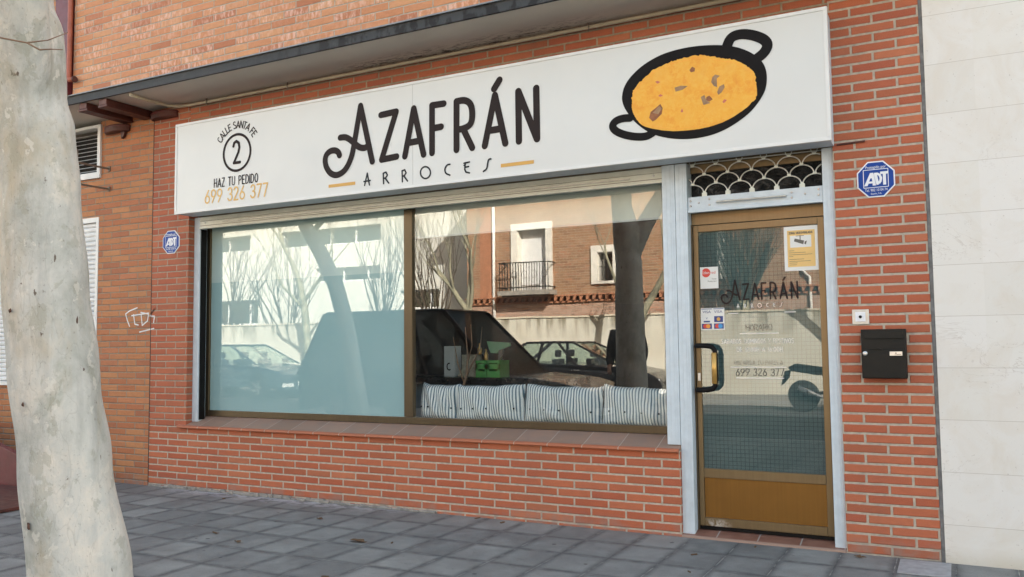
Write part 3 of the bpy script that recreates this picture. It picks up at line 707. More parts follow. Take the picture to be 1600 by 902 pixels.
t_ = NT('crumpled_film_over_dark'); t_.base((.012, .012, .013), .22); t_.bump(t_.noise(t_.pos(), 14., 4, .6, 1.5), 1., .05)  # crumpled film; its black colour stands for the dark interior behind
B('transom_panel', t_.m, shop, 4.957, 5.804, .14, .145, 2.126, 2.384)
# threshold
MB().prism([(-.004, 0), (-.004, .012), (.004, .015), (.10, .036), (.31, .036), (.31, 0)], 4.877, 5.873, 'x').build('threshold', m_thr, shop)
# shop door
fr = MB(); fr.box(4.957, 4.966, .1, .17, .037, 2.034); fr.box(5.797, 5.8045, .1, .17, .037, 2.034); fr.build('door_frame', m_bronze_d, shop)
df = MB(); yf, yb = .112, .15
df.box(4.967, 5.000, yf, yb, .062, 2.030); df.box(5.757, 5.796, yf, yb, .062, 2.030); df.box(5.000, 5.757, yf, yb, 1.984, 2.030); df.box(5.000, 5.757, yf, yb, .372, .432); df.box(5.000, 5.757, yf, yb, .062, .116)
door = df.build('door', m_bronze, shop, .003)
B('kick_panel', m_panel, door, 5.001, 5.756, .124, .14, .117, .371)
B('door_sweep', m_black, door, 4.967, 5.796, .118, .145, .040, .060)
B('glass', m_glass_door, door, 5.0005, 5.7565, .122, .126, .4325, 1.9835)
B('wired_core', m_wired, door, 5.0005, 5.7565, .130, .134, .4325, 1.9835)
h = MB(); h.tube([(4.985, .112, 1.232), (4.985, .07, 1.232), (4.995, .055, 1.232), (5.06, .045, 1.23), (5.092, .045, 1.222), (5.108, .045, 1.20), (5.112, .045, 1.17), (5.112, .045, 1.00), (5.108, .045, .972), (5.09, .045, .952), (5.06, .045, .944), (4.995, .055, .942), (4.985, .07, .942), (4.985, .112, .942)], .0165, 10)
ho = h.build('door_handle', m_black, door, smooth=True)
MB().tube([(5.106, .038, 1.185), (5.106, .038, .985)], .0175, 10).build('grip', m_gold, ho, smooth=True)
lk = MB(); lk.prism([(4.978, 1.0), (4.996, 1.0), (4.996, 1.052), (4.978, 1.052)], .104, .112); lko = lk.build('lock', m_steel, door, .002)
# lettering on the door glass
L = Ink(.1215, .0006)
def cat(pts, n=4, closed=True):
    out = []; N = len(pts)
    for i in range(N if closed else N-1):
        p0 = pts[(i-1) % N] if closed or i > 0 else pts[i]; p1 = pts[i]; p2 = pts[(i+1) % N]; p3 = pts[(i+2) % N] if closed or i < N-2 else p2
        for k in range(n):
            t = k/n
            out.append(tuple(.5*((2*p1[j])+(-p0[j]+p2[j])*t+(2*p0[j]-5*p1[j]+4*p2[j]-p3[j])*t*t+(-p0[j]+3*p1[j]-3*p2[j]+p3[j])*t**3) for j in (0, 1)))
    if not closed: out.append(tuple(pts[-1]))
    return out
def logo(ink, fx, fz, wmain, outm, thin, w2, outt):
    S = lambda pts: [(fx(*p), fz(*p)) for p in pts]
    C = lambda pts: S(cat(pts, 4, False))
    big = [[C([(342, 228), (318, 370), (296, 500), (280, 565), (255, 620), (225, 655), (185, 672), (148, 658), (122, 618), (115, 575), (125, 540), (150, 518), (178, 514), (198, 525), (207, 545)]), S([(342, 228), (417, 585)]), C([(212, 432), (245, 430), (275, 445), (310, 475), (340, 495), (370, 497), (390, 482)])],
        [S([(473, 287), (570, 265), (477, 573), (573, 553)])], [S([(626, 552), (683, 245), (746, 540)]), S([(655, 464), (722, 452)])],
        [S([(800, 530), (800, 225), (875, 214)]), S([(812, 371), (858, 362)])],
        [S([(957, 510), (957, 200)]), C([(957, 200), (1005, 193), (1040, 210), (1056, 250), (1056, 315), (1040, 352), (1000, 374), (962, 380)]), S([(1002, 380), (1058, 497)])],
        [S([(1138, 485), (1203, 160), (1270, 468)]), S([(1165, 387), (1240, 375)])], [S([(1198, 120), (1233, 62)])], [S([(1357, 455), (1353, 135), (1473, 440), (1468, 115)])]]
    for i, L_ in enumerate(big):
        for p in L_: ink.stroke(p, wmain)
        ink.flush('accent' if i == 6 else 'letter', *outm)
    small = [[[(368, 738), (385, 660), (399, 735)], [(364, 714), (404, 706)]], [[(490, 727), (488, 660), (505, 653), (514, 672), (503, 690), (490, 693)], [(500, 692), (523, 723)]],
        [[(610, 714), (608, 645), (625, 638), (634, 658), (622, 676), (610, 679)], [(620, 678), (643, 710)]], [[(758+32*math.cos(R(a)), 656+38*math.sin(R(a))) for a in range(0, 361, 15)]],
        [[(915, 603), (897, 608), (883, 632), (889, 660), (915, 672)]], [[(1005, 596), (1040, 588)], [(1014, 595), (1010, 635), (1018, 653), (1040, 658)], [(1010, 622), (1035, 617)], [(1006, 610), (1012, 606)]],
        [[(1177, 568), (1163, 574), (1157, 600), (1150, 632), (1130, 648)]]]
    for i, L_ in enumerate(small):
        for p in L_: thin.stroke(S(p) if i not in (4, 6) else C(p), w2)
        thin.flush('small_letter', *outt)
# measured mapping : zoomed logo coordinates -> metres on the sign plane
CAMP = M.translation
def unproj(px, py, Y):
    d = F+RR*((px-800)/1331.504)-UU*((py-451)/1331.504)
    return CAMP+d*((Y-CAMP.y)/d.y)
SY = -.2
def slog(x, y): p = unproj(480+x/4.1026, 110+y/4.1026, SY-.004); return p.x, p.z
A0, A1 = slog(342, 228), slog(417, 585)
LX = lambda x, y: slog(x, y)[0]
LZ = lambda x, y: slog(x, y)[1]
lx0, lx1 = LX(110, 600), LX(1490, 440)
lz0, lz1 = LZ(342, 228), LZ(417, 585)
dk = (5.628-5.142)/(lx1-lx0)
DX = lambda x, y: 5.142+(LX(x, y)-lx0)*dk
DZ = lambda x, y: 1.60+(LZ(x, y)-lz1)*dk*1.12-.075
pale = Ink(.1215, .0006)
logo(L, DX, DZ, .0105, (m_ink, door), pale, .003, (m_paper, door))
text(L, 'HORARIO', 5.297, 1.325, 5.46, .040, .0034); L.flush('text_line', m_gry, door)
text(pale, 'SABADOS, DOMINGOS Y FESTIVOS', 5.135, 1.243, 5.59, .028, .0035, gap=.24); pale.flush('text_line', m_paper, door)
text(pale, 'DE 12:00H A 16:00H', 5.235, 1.190, 5.52, .028, .0035, gap=.24); pale.flush('text_line', m_paper, door)
text(L, 'ENCARGA TU PAELLA', 5.215, 1.105, 5.52, .027, .0022, gap=.24); L.flush('text_line', m_gry, door)
text(L, '699 326 377', 5.225, 1.036, 5.525, .044, .0040, out=('digit', m_ink2, door))
for rc_ in ((5.255, 5.50, 1.303, 1.309), (5.19, 5.54, 1.087, 1.0925), (5.225, 5.525, 1.018, 1.0235), (5.185, 5.25, 1.436, 1.4415), (5.54, 5.61, 1.436, 1.4415)):
    pale.rect(*rc_); pale.flush('underline', m_paper, door)

# ------------------------------------------------------------------ sign board
sg = thing('shop_sign', 'long white fascia sign reading Azafrán Arroces with a paella pan', 'sign', (3.15, -.2, 2.43))
X0, X1, Z0, Z1 = .402, 5.895, 2.432, 3.24
B('sign_box', m_alu, sg, X0+.01, X1-.01, SY+.01, -.003, Z0+.006, Z1-.006)
B('sign_face', m_signwhite, sg, X0+.022, X1-.022, SY-.002, SY+.009, Z0+.022, Z1-.022)
fr = MB(); fr.box(X0, X1, SY-.008, SY+.02, Z0, Z0+.022); fr.box(X0, X1, SY-.008, SY+.02, Z1-.022, Z1); fr.box(X0, X0+.022, SY-.008, SY+.02, Z0+.0222, Z1-.0222); fr.box(X1-.022, X1, SY-.008, SY+.02, Z0+.0222, Z1-.0222)
fr.build('sign_frame', m_white, sg, .002)
sx = slog(675, 400)[0]
B('seam', m_seam, sg, sx-.002, sx+.002, SY-.0026, SY-.002, Z0+.023, Z1-.023)
FY = SY-.0026
lg = Ink(FY); thin = Ink(FY)
logo(lg, LX, LZ, .0505, (m_ink, sg), thin, .0125, (m_ink2, sg))
ob = Ink(FY)
for a, b in (((137, 743), (308, 724)), ((1241, 612), (1453, 586))):
    xa, xb = LX(*a), LX(*b); z = (LZ(*a)+LZ(*b))/2; ob.rect(xa, xb, z-.0125, z+.0125); ob.flush('ochre_bar', m_ochre, sg)
def sz(x, y): p = unproj(270+x/3.923, 150+y/3.923, SY-.004); return p.x, p.z
ia = Ink(FY); cx, cz = sz(393, 347); rx = (sz(475, 340)[0]-sz(311, 352)[0])/2; rzz = (sz(393, 236)[1]-sz(393, 458)[1])/2
rr_ = (rx+rzz)/2
ia.stroke(arc(cx, cz, rx, rzz, 0, 360, 40), .022); ia.flush('ring', m_ink, sg)
ia.stroke([sz(372, 310), sz(376, 290), sz(390, 278), sz(404, 288), sz(408, 315), sz(402, 345), sz(374, 412), sz(412, 406)], .025); ia.flush('street_number', m_ink, sg)
s = 'CALLE SANTA FE'; tot = sum((.42 if c == ' ' else G[c][0]+.22) for c in s)-.22; R1x, R1z = rx+.055, rzz+.055
a_ = 150.; span = -118.; ch_h = .058
for ch in s:
    wd = (.42 if ch == ' ' else G[ch][0]); ac = a_+span*(wd/2)/tot
    if ch != ' ':
        ca, sa = math.cos(R(ac)), math.sin(R(ac)); ox, oz = cx+R1x*ca, cz+R1z*sa; tx, tz = sa, -ca
        k = ch_h*1.0
        for st in G[ch][1]: ia.stroke([(ox+(p[0]-wd/2)*k*tx+p[1]*ch_h*ca, oz+(p[0]-wd/2)*k*tz+p[1]*ch_h*sa) for p in st], .009)
        ia.flush('letter', m_ink, sg)
    a_ += span*((.42 if ch == ' ' else G[ch][0]+.22))/tot
p0, p1 = sz(254, 560), sz(520, 535); text(ia, 'HAZ TU PEDIDO', p0[0], p0[1]-.002, p1[0], .072, .0092, gap=.26, space=.6, out=('letter', m_ink, sg))
io = Ink(FY); p0, p1 = sz(195, 662), sz(580, 628); text(io, '699 326 377', p0[0]+.005, p0[1]+.004, p1[0], .108, .0135, gap=.22, space=.5, out=('digit', m_ochre2, sg))
# the painted pan
def pz(x, y): p = unproj(930+x/3.2205, 20+y/3.2205, SY-.004); return p.x, p.z
pan = Ink(FY, .0014)
pan.poly([pz(*p) for p in cat([(135, 420), (150, 365), (190, 310), (250, 258), (330, 213), (420, 184), (520, 167), (620, 163), (700, 171), (770, 194), (825, 230), (855, 275), (864, 330), (855, 390), (825, 445), (780, 500), (720, 548), (650, 590), (570, 620), (480, 635), (400, 635), (330, 624), (290, 610), (250, 590), (200, 550), (160, 500), (140, 460)])])
pan.stroke([pz(*p) for p in cat([(175, 530), (140, 532), (105, 545), (88, 568), (100, 592), (140, 612), (200, 624), (255, 622), (290, 604)], 4, False)], .052)
pan.stroke([pz(*p) for p in cat([(662, 172), (678, 135), (705, 115), (750, 108), (805, 117), (850, 137), (866, 165), (850, 200), (815, 230)], 4, False)], .064)
po = pan.build('pan', m_black, sg)
random.seed(5)
rp = cat([(184, 450), (190, 400), (225, 350), (285, 295), (350, 262), (400, 240), (450, 226), (530, 214), (600, 222), (660, 232), (705, 238), (760, 265), (800, 300), (808, 350), (812, 425), (780, 462), (730, 502), (650, 548), (560, 578), (470, 592), (380, 596), (300, 586), (240, 568), (208, 535), (188, 495)], 7)
rp2 = [(x+random.uniform(-3.5, 3.5)*(1 if y < 460 else .2), y+random.uniform(-3.5, 3.5)*(1 if y < 460 else .2)) for x, y in rp]
ri = Ink(FY, .0026); ri.poly([pz(*p) for p in rp2]); ri.build('rice', m_rice, sg)
def chunk(polys, mat):
    c_ = Ink(FY, .0038)
    for pl in polys: c_.poly([pz(*p) for p in pl]); c_.flush('topping', mat, sg)
chunk([[(272, 530), (280, 500), (305, 480), (328, 460), (340, 480), (335, 510), (305, 540), (290, 548)], [(475, 290), (488, 272), (503, 280), (500, 296), (482, 301)], [(560, 425), (575, 418), (592, 436), (575, 448), (558, 442)]], m_meat)
chunk([[(400, 378), (430, 368), (466, 370), (440, 388), (405, 398)], [(584, 350), (590, 325), (604, 312), (628, 318), (612, 332), (614, 375), (598, 370)], [(614, 400), (625, 372), (648, 360), (652, 375), (636, 402), (620, 414)], [(532, 425), (550, 415), (560, 440), (580, 455), (545, 465)], [(290, 505), (322, 470), (336, 482), (318, 512)]], m_meat2)
chunk([[(302, 348), (315, 343), (328, 350), (314, 358)], [(430, 497), (438, 482), (444, 498), (436, 503)], [(318, 420), (328, 410), (342, 418), (328, 424)], [(640, 450), (650, 436), (664, 440), (648, 456)]], m_shrimp)

# ------------------------------------------------------------------ alarm plaques, mailbox, bell, notices
def plaque(cx, cz, rx, rz, y, label):
    t = thing('alarm_plaque', label, 'sign', (cx, y, cz), 'alarm company plaques')
    def octo(k): return [(cx+rx*k*math.cos(R(22.5+45*i)), cz+rz*k*math.sin(R(22.5+45*i))) for i in range(8)]
    MB().prism(octo(1.), y, y-.006).build('plate', m_wht, t, .001); MB().prism(octo(.93), y-.0062, y-.0072).build('blue_field', m_blue, t)
    k = Ink(y-.0072, .0004); s_ = rx
    z0, z1 = cz-.30*rz, cz+.38*rz; q = lambda x, z: (cx+x*rx, cz+z*rz)
    for a, b in (((-.6, .50), (.6, .50)), ((.6, .50), (.6, -.42)), ((.6, -.42), (-.6, -.42)), ((-.6, -.42), (-.6, .50))): k.stroke([q(*a), q(*b)], .0035*s_/.105, False)
    k.flush('border', m_wht, t)
    W = .155*s_
    k.poly([q(-.58, -.32), q(-.27, .34), q(-.16, .34), q(-.20, .06), q(-.26, .06), q(-.33, -.10), q(-.17, -.10), q(-.15, -.20), q(-.36, -.20), q(-.41, -.32)])
    k.poly([q(-.16, .34), q(-.11, .34), q(.0, -.32), q(-.16, -.32), q(-.17, -.10), q(-.20, .06)]); k.flush('emblem_letter', m_wht, t)
    k.stroke([q(-.02, .28), q(.08, -.24)], W*.95, False)
    k.stroke([q(-.08, .27), q(.08, .27), q(.19, .20), q(.25, .04), q(.22, -.12), q(.14, -.23), q(.02, -.24)], W*.8, False); k.flush('emblem_letter', m_wht, t)
    k.stroke([q(.22, .30), q(.60, .30)], W*.85, False); k.stroke([q(.42, .30), q(.42, -.32)], W*.95, False)
    k.build('emblem_letter', m_wht, t)
    font_text('Protegido por', .022*s_/.105, cx, y-.0078, cz+.62*rz, 'small_print', m_wht, t, .105*s_/.105)
    font_text('Tel. 902 10 04 74', .021*s_/.105, cx, y-.0078, cz-.56*rz, 'small_print', m_wht, t, .115*s_/.105)
    font_text('España, S.A.', .013*s_/.105, cx, y-.0078, cz-.74*rz, 'small_print', m_wht, t, .055*s_/.105)
plaque(6.112, 2.211, .113, .117, .0, 'large blue octagonal alarm plaque on the brick pier above the mailbox')
plaque(.134, 2.226, .118, .115, .0, 'small looking blue octagonal alarm plaque on the brick pier left of the display window')
mb_ = thing('mailbox', 'black metal wall mailbox with flap and name plate on brick pier', 'mailbox', (6.12, -.09, 1.03))
B('box', m_boxblk, mb_, 6.003, 6.243, -.085, -.001, 1.032, 1.318, .004)
B('flap', m_boxblk, mb_, 6.018, 6.228, -.093, -.0855, 1.262, 1.303, .002); B('door', m_boxblk, mb_, 6.006, 6.240, -.091, -.0855, 1.036, 1.200, .003)
MB().prism([(6.06, 1.2)]+[(6.06+.06*i/6, 1.2+.010*math.sin(math.pi*i/6)) for i in range(1, 6)]+[(6.12, 1.2)], -.098, -.0855).build('pull', m_boxblk, mb_)
MB().lathe([(.012, 0), (.013, -.004), (.006, -.007)], (6.024, -.091, 1.178), 'y', 14).build('lock', m_steel, mb_, smooth=False)
pl = B('name_plate', m_steel, mb_, 6.155, 6.222, -.0935, -.0912, 1.164, 1.188, .001)
k = Ink(-.0936, .0003); k.stroke([(6.183, 1.168), (6.188, 1.183), (6.193, 1.170)], .0022); k.stroke([(6.192, 1.17), (6.214, 1.171)], .0025); k.build('mark', m_ink, pl)
bl = thing('doorbell', 'square metal doorbell with white button plate above the mailbox', 'doorbell', (6.0, 0, 1.39))
B('backplate', m_galv, bl, 5.952, 6.046, -.008, .0, 1.348, 1.438, .004); B('plate', m_wht, bl, 5.970, 6.026, -.012, -.0082, 1.366, 1.422, .001)
MB().lathe([(.009, 0), (.009, -.003), (.005, -.006)], (5.998, -.012, 1.394), 'y', 14).build('button', m_boxblk, bl)
yp = .1213
n1 = thing('surveillance_notice', 'white and amber video surveillance notice with camera drawing on door glass', 'notice', (5.65, yp, 1.70))
B('sheet', m_paper, n1, 5.551, 5.755, yp-.001, yp, 1.697, 1.979); B('amber_print', m_amber, n1, 5.571, 5.738, yp-.0016, yp-.0011, 1.722, 1.954); B('picture_field', m_paper, n1, 5.588, 5.716, yp-.0022, yp-.0017, 1.845, 1.920)
k = Ink(yp-.0022, .0004); k.stroke([(5.650, 1.918), (5.650, 1.895)], .006); k.poly([(5.617, 1.902), (5.674, 1.886), (5.668, 1.862), (5.612, 1.884)]); k.poly([(5.678, 1.880), (5.690, 1.884), (5.684, 1.860), (5.674, 1.866)]); k.stroke([(5.625, 1.917), (5.672, 1.917)], .003)
text(k, 'ZONA VIDEOVIGILADA', 5.583, 1.931, 5.724, .012, .0026, gap=.25)
for z, x1 in ((1.825, 5.612), (1.812, 5.68), (1.799, 5.72), (1.788, 5.605), (1.770, 5.67), (1.757, 5.71), (1.747, 5.63), (1.735, 5.625)): k.stroke([(5.58, z), (x1, z)], .0022, False)
k.build('print', m_gry, n1)
n2 = thing('voucher_sticker', 'white meal voucher sticker with red disc on door glass', 'sticker', (5.065, yp, 1.60))
B('sheet', m_paper, n2, 5.006, 5.126, yp-.001, yp, 1.607, 1.75)
k = Ink(yp-.0012, .0003); k.poly(arc(5.046, 1.712, .029, .030, 0, 350, 24)); k.build('red_disc', m_redp, n2)
font_text('Eden', .026, 5.043, yp-.002, 1.712, 'name', m_paper, n2, .050, .0002); font_text('red', .026, 5.090, yp-.002, 1.712, 'name', m_redp, n2, .036, .0002)
font_text('Ticket', .014, 5.098, yp-.0018, 1.670, 'small_print', m_gry, n2, .032, .0002); font_text('Restaurant', .014, 5.085, yp-.0018, 1.655, 'small_print', m_gry, n2, .058, .0002)
n3 = thing('card_sticker', 'white payment card sticker with six logos below the voucher sticker', 'sticker', (5.08, yp, 1.33))
B('sheet', m_paper, n3, 5.004, 5.160, yp-.001, yp, 1.333, 1.478)
font_text('VISA', .024, 5.044, yp-.002, 1.452, 'card_logo', m_navy, n3, .055, .0002); font_text('VISA', .024, 5.120, yp-.002, 1.452, 'card_logo', m_navy, n3, .055, .0002)
k = Ink(yp-.0012, .0003); k.rect(5.022, 5.064, 1.384, 1.394); k.rect(5.092, 5.150, 1.384, 1.424); k.rect(5.010, 5.076, 1.341, 1.376); k.rect(5.090, 5.154, 1.341, 1.376); k.rect(5.008, 5.078, 1.470, 1.474); k.rect(5.088, 5.156, 1.470, 1.474); k.build('dark_fields', m_navy, n3)
font_text('V', .020, 5.043, yp-.002, 1.410, 'card_logo', m_navy, n3, None, .0002)
for cx_, mat in ((5.033, m_redp), (5.112, m_redp), (5.052, m_orgp), (5.132, m_blup)):
    k = Ink(yp-.0018, .0003+(.0006 if mat != m_redp else 0)); k.poly(arc(cx_, 1.3585, .0145, .0145, 0, 340, 18)); k.build('disc', mat, n3)
k = Ink(yp-.0018, .0003); k.poly(arc(5.121, 1.404, .012, .012, 0, 340, 14)); k.build('disc', m_ochre, n3)

# ------------------------------------------------------------------ things inside the window
def cushion(x0, x1, label, tilt, seed, first=[None]):
    random.seed(seed); W, H, T = (x1-x0)/2, .148, .085; b = bmesh.new(); N, K = 22, 14; top = []
    for sgn in (-1, 1):
        g = []
        for j in range(K+1):
            rowv = []
            for i in range(N+1):
                u = -1+2*i/N; v = -1+2*j/K
                ed = max(0, (1-abs(u)**3.2)*(1-abs(v)**3.0))
                pin = 1-.06*(1-abs(v))*abs(u)**2-.0
                x = u*W*(1-.03*(1-v*v)*abs(u)) ; z = v*H*(1.04-.07*(1-abs(u)**2)+.025*math.sin(u*7+seed*2.1)+.015*math.sin(u*17+seed))
                if abs(u) > .85 and abs(v) > .85: z *= 1.04
                y = sgn*T*ed**.45*(1+.10*math.sin(u*5+seed)*math.cos(v*3+seed))+.012*math.sin(u*11+v*4+seed)*ed
                rowv.append(b.verts.new((x, y, z+H)))
            g.append(rowv)
        for j in range(K):
            for i in range(N): b.faces.new((g[j][i], g[j][i+1], g[j+1][i+1], g[j+1][i]))
    bmesh.ops.remove_doubles(b, verts=b.verts, dist=.0004)
    for v in b.verts: v.co += Vector((random.uniform(-1, 1)*.002, random.uniform(-1, 1)*.003, random.uniform(-1, 1)*.002))
    bmesh.ops.recalc_face_normals(b, faces=b.faces); me = bpy.data.meshes.new('cushion'); b.to_mesh(me); b.free(); me.materials.append(m_stripe)
    for p in me.polygons: p.use_smooth = True
    t = thing('cushion', label, 'cushion', ((x0+x1)/2, .325, .652), 'striped cushions lined up in the window'); t.rotation_euler = (R(-6), R(tilt), 0)
    o = bpy.data.objects.new('cover', me); col.objects.link(o); o.parent = t
    q = o.modifiers.new('s', 'SUBSURF'); q.levels = 1; q.render_levels = 1
    for i in range(5):
        u = -.75+1.5*i/4; m = MB(); m.lathe([(.007, 0), (.007, -.006), (.003, -.009)], (u*W, -T*(max(.01, (1-abs(u)**3.2)*(1-.25**3)))**.45+.004, H*.72), 'y', 8); m.build('button', m_ink2, t, local=True)
cushion(2.645, 3.01, 'striped cushion at the window mullion, first and narrowest of the row', 1.5, 1)
cushion(2.985, 3.60, 'second striped cushion from the mullion, below the sack and green crates', -1.5, 2)
cushion(3.575, 4.225, 'third striped cushion from the mullion, the widest one', 1.2, 3)
cushion(4.20, 4.86, 'last striped cushion of the row, against the white shutter guide', 1.5, 4)
ws = thing('window_ledge', 'low dark ledge inside the display window carrying the cushions', 'ledge', (3.7, .3, .6)); B('top', m_counter, ws, 2.64, 4.9, .236, .62, .62, .65)
B('front', m_dark, ws, 2.64, 4.9, .3, .6, .02, .618)
ct = thing('counter', 'pale blue bar counter with black top inside the shop', 'counter', (2.3, 1.2, .02)); B('counter_front', m_counter, ct, 1.2, 3.55, 1.12, 1.5, .02, .90, .005); B('counter_top', m_ctop, ct, 1.15, 3.6, 1.05, 1.6, .902, .965, .004)
wb_ = thing('white_box', 'white upright carton with a black curved mark on the counter', 'box', (2.42, 1.2, .967)); B('carton', m_cardw, wb_, 2.36, 2.47, 1.14, 1.26, .967, 1.245, .003)
k = Ink(1.139, .001); k.stroke(arc(2.415, 1.06, .022, .03, 80, 300, 10), .012); k.build('mark', m_ink, wb_)
sk = MB(); sk.prism([(2.50, .967), (2.71, .967), (2.685, 1.04), (2.70, 1.15), (2.69, 1.165), (2.55, 1.168), (2.55, 1.04)], 1.13, 1.26); so_ = sk.build('rice_sack', m_sack, None, .02); tag(so_, 'beige cloth sack of rice standing on the counter left of the green crates', 'sack')
def crate(x0, x1, label):
    c = thing('crate', label, 'crate', ((x0+x1)/2, 1.2, .967), 'green crates on the counter'); m = MB()
    for a in (1.10, 1.27):
        m.box(x0, x1, a, a+.012, .967, 1.02); m.box(x0, x1, a, a+.012, 1.04, 1.085); m.box(x0, x1, a, a+.012, 1.095, 1.115); m.box(x0, x0+.02, a, a+.012, 1.02, 1.095); m.box(x1-.02, x1, a, a+.012, 1.02, 1.095)
    m.box(x0, x0+.01, 1.112, 1.27, .967, 1.115); m.box(x1-.01, x1, 1.112, 1.27, .967, 1.115); m.build('sides', m_green, c); B('base', m_green, c, x0+.01, x1-.01, 1.112, 1.27, .968, .98)
crate(2.715, 2.825, 'left bright green slotted crate on the counter'); crate(2.83, 2.955, 'right bright green slotted crate on the counter')
gb = MB(); gb.prism([(2.72, 1.22), (2.70, 1.285), (2.93, 1.27), (2.935, 1.24), (2.86, 1.215), (2.80, 1.175), (2.74, 1.18)], 1.33, 1.36); gbo = gb.build('green_leaflet_board', m_greenl, None); tag(gbo, 'pale green board leaning above the green crates', 'board')
gs = MB(); gs.box(2.82, 2.86, 1.33, 1.36, .967, 1.21); gs.build('support', m_steel, gbo, local=False)
for i, x in enumerate((2.70, 2.765)):
    b_ = MB(); b_.lathe([(.018, 0), (.02, .01), (.02, .05), (.008, .075), (.008, .1), (.001, .101)], (x, 1.2, 1.168 if i == 0 else 1.116), 'z', 12); bo = b_.build('bottle', m_gold, None, smooth=True)
    tag(bo, ['small golden bottle standing on the rice sack', 'small golden bottle standing on the left green crate'][i], 'bottle')
# bare decorative branch in the window
db = thing('dried_branch', 'bare brown forked branch in a small pot behind the cushions', 'branch', (2.86, .52, .65)); m = MB()
for pts, rs in (([(2.86, .52, .68), (2.9, .53, .85), (2.95, .54, 1.0), (2.96, .55, 1.15), (2.93, .56, 1.4)], [.014, .013, .011, .008, .003]), ([(2.95, .54, 1.0), (3.0, .55, 1.1), (3.07, .56, 1.22), (3.09, .56, 1.4)], [.009, .007, .005, .002]), ([(2.93, .535, .95), (2.87, .54, 1.1), (2.82, .55, 1.32)], [.007, .005, .002]), ([(2.96, .55, 1.12), (3.0, .55, 1.25), (2.99, .55, 1.42)], [.006, .004, .002])):
    m.tube(pts, rs, 6)
m.build('branch', m_dead, db, smooth=True); MB().lathe([(.03, 0), (.04, .06), (.034, .06), (.03, .05)], (2.86, .52, .652), 'z', 14).build('pot', m_dark, db)
m_blind.node_tree.nodes['Principled BSDF'].inputs['Specular IOR Level'].default_value = .1
rb = thing('roller_blind', 'pale roller blind partly lowered at the top of the display window', 'blind', (3.7, .28, 2.13))
B('cloth', m_blind, rb, 2.64, 4.86, .24, .243, 2.128, 2.42); B('bottom_rail', m_cardw, rb, 2.64, 4.86, .235, .248, 2.112, 2.127, .002)

# ------------------------------------------------------------------ neighbour building and small street bits
nb = thing('stone_building', 'neighbouring building clad in large cream stone slabs', 'building', (11, 0, 0))
B('wall', m_stone, nb, 6.396, 20, -.008, 9, -.0, 9.3)
sb = B('cover_slab', m_slab, None, 6.165, 6.425, -.365, -.045, .0015, .0075, .002); tag(sb, 'pale grey rectangular cover slab set in the sidewalk by the stone wall', 'cover')
rp_ = thing('access_ramp', 'dark maroon metal ramp side with slotted plate behind the tree trunk', 'ramp', (-1.4, -.6, 0))
MB().prism([(-4.2, .0), (.0, .0), (-.1, .05), (-1.6, .435), (-4.2, 1.08)], -.62, -.56).build('side_panel', m_maroon, rp_, .004)
pm = MB(); pm.box(-3.2, -.05, -2.05, -.64, .004, .03); pm.build('floor_plate', m_rust, rp_, .004)
pm = MB()
for i in range(30):
    for j in range(3): pm.box(-1.9+i*.06, -1.9+i*.06+.04, -1.95+j*.06, -1.95+j*.06+.035, .0305, .033)
pm.build('slots', m_dark, rp_)
random.seed(21)
for i, (x, y, lab) in enumerate(((2.35, -.55, 'curled brown leaf on the grey tiles near the brick wall'), (2.02, -1.22, 'dark dry leaf on the paving nearest the tree trunk'), (2.36, -1.35, 'small crushed leaf on the paving beside the dark dry leaf'), (5.95, -.10, 'dark leaf crumb at the foot of the brick pier'), (3.06, -1.0, 'long torn dry leaf on the middle of the paving'))):
    m = MB(); n = 9; a0 = random.random()*6; sx_ = .042 if i != 4 else .075
    pts = []
    for k in range(n):
        a = 2*math.pi*k/n; r = sx_*(.45+.55*random.random()); pts.append((x+r*math.cos(a)*1.0, y+r*.45*math.sin(a), .006+.012*random.random()))
    c = (x, y, .004)
    vs_ = [m.b.verts.new(p) for p in pts]; vc = m.b.verts.new(c); vd = [m.b.verts.new((p[0], p[1], p[2]-.002)) for p in pts]
    for k in range(n): m.b.faces.new((vs_[k], vs_[(k+1) % n], vc)); m.b.faces.new((vs_[k], vd[k], vd[(k+1) % n], vs_[(k+1) % n]))
    m.b.faces.new(vd[::-1])
    tag(m.build('dry_leaf', m_leaf, None), lab, 'leaf')

random.seed(77)
for i in range(14):
    x = random.uniform(.6, 6.2); y = -random.random()**1.5*2.2-.02; m = MB(); a = random.random()*3; l = random.uniform(.008, .022); w_ = l*random.uniform(.25, .6)
    m.obox((x, y, .004), (l*math.cos(a), l*math.sin(a), .001), (-w_*math.sin(a), w_*math.cos(a), 0), (0, 0, .003)); o_ = m.build('leaf_crumb', m_leaf, None, .001)
    tag(o_, 'tiny brown crumb of dry leaf lying on the paving', 'debris', 'leaf crumbs scattered over the paving')

# ------------------------------------------------------------------ trees
def grow(m, p, d, r, ln, depth, up=.25, spread=.55, seg=6, kids=3, shrink=.62):
    pts = [p.copy()]; rs = [r]; n = 4 if depth > 0 else 3; q = p.copy(); dd = d.copy()
    for i in range(n):
        dd = (dd+Vector((random.uniform(-.16, .16), random.uniform(-.16, .16), up*.18))).normalized(); q = q+dd*(ln/n); pts.append(q.copy()); rs.append(r*(1-(.45 if depth else .85)*(i+1)/n))
    m.tube(pts, rs, seg if r > .02 else (4 if r > .008 else 3), cap=False)
    if depth <= 0: return
    for k in range(kids):
        t = random.uniform(.45, 1.) if k else 1.
        i = min(n, max(1, int(round(t*n)))); ax = Vector((random.uniform(-1, 1), random.uniform(-1, 1), random.uniform(-.3, .6))).normalized()
        nd = (dd*(1-spread*.35)+ax*spread+Vector((0, 0, up))).normalized(); grow(m, pts[i], nd, rs[i]*shrink, ln*random.uniform(.62, .85), depth-1, up, spread, seg, kids, shrink)
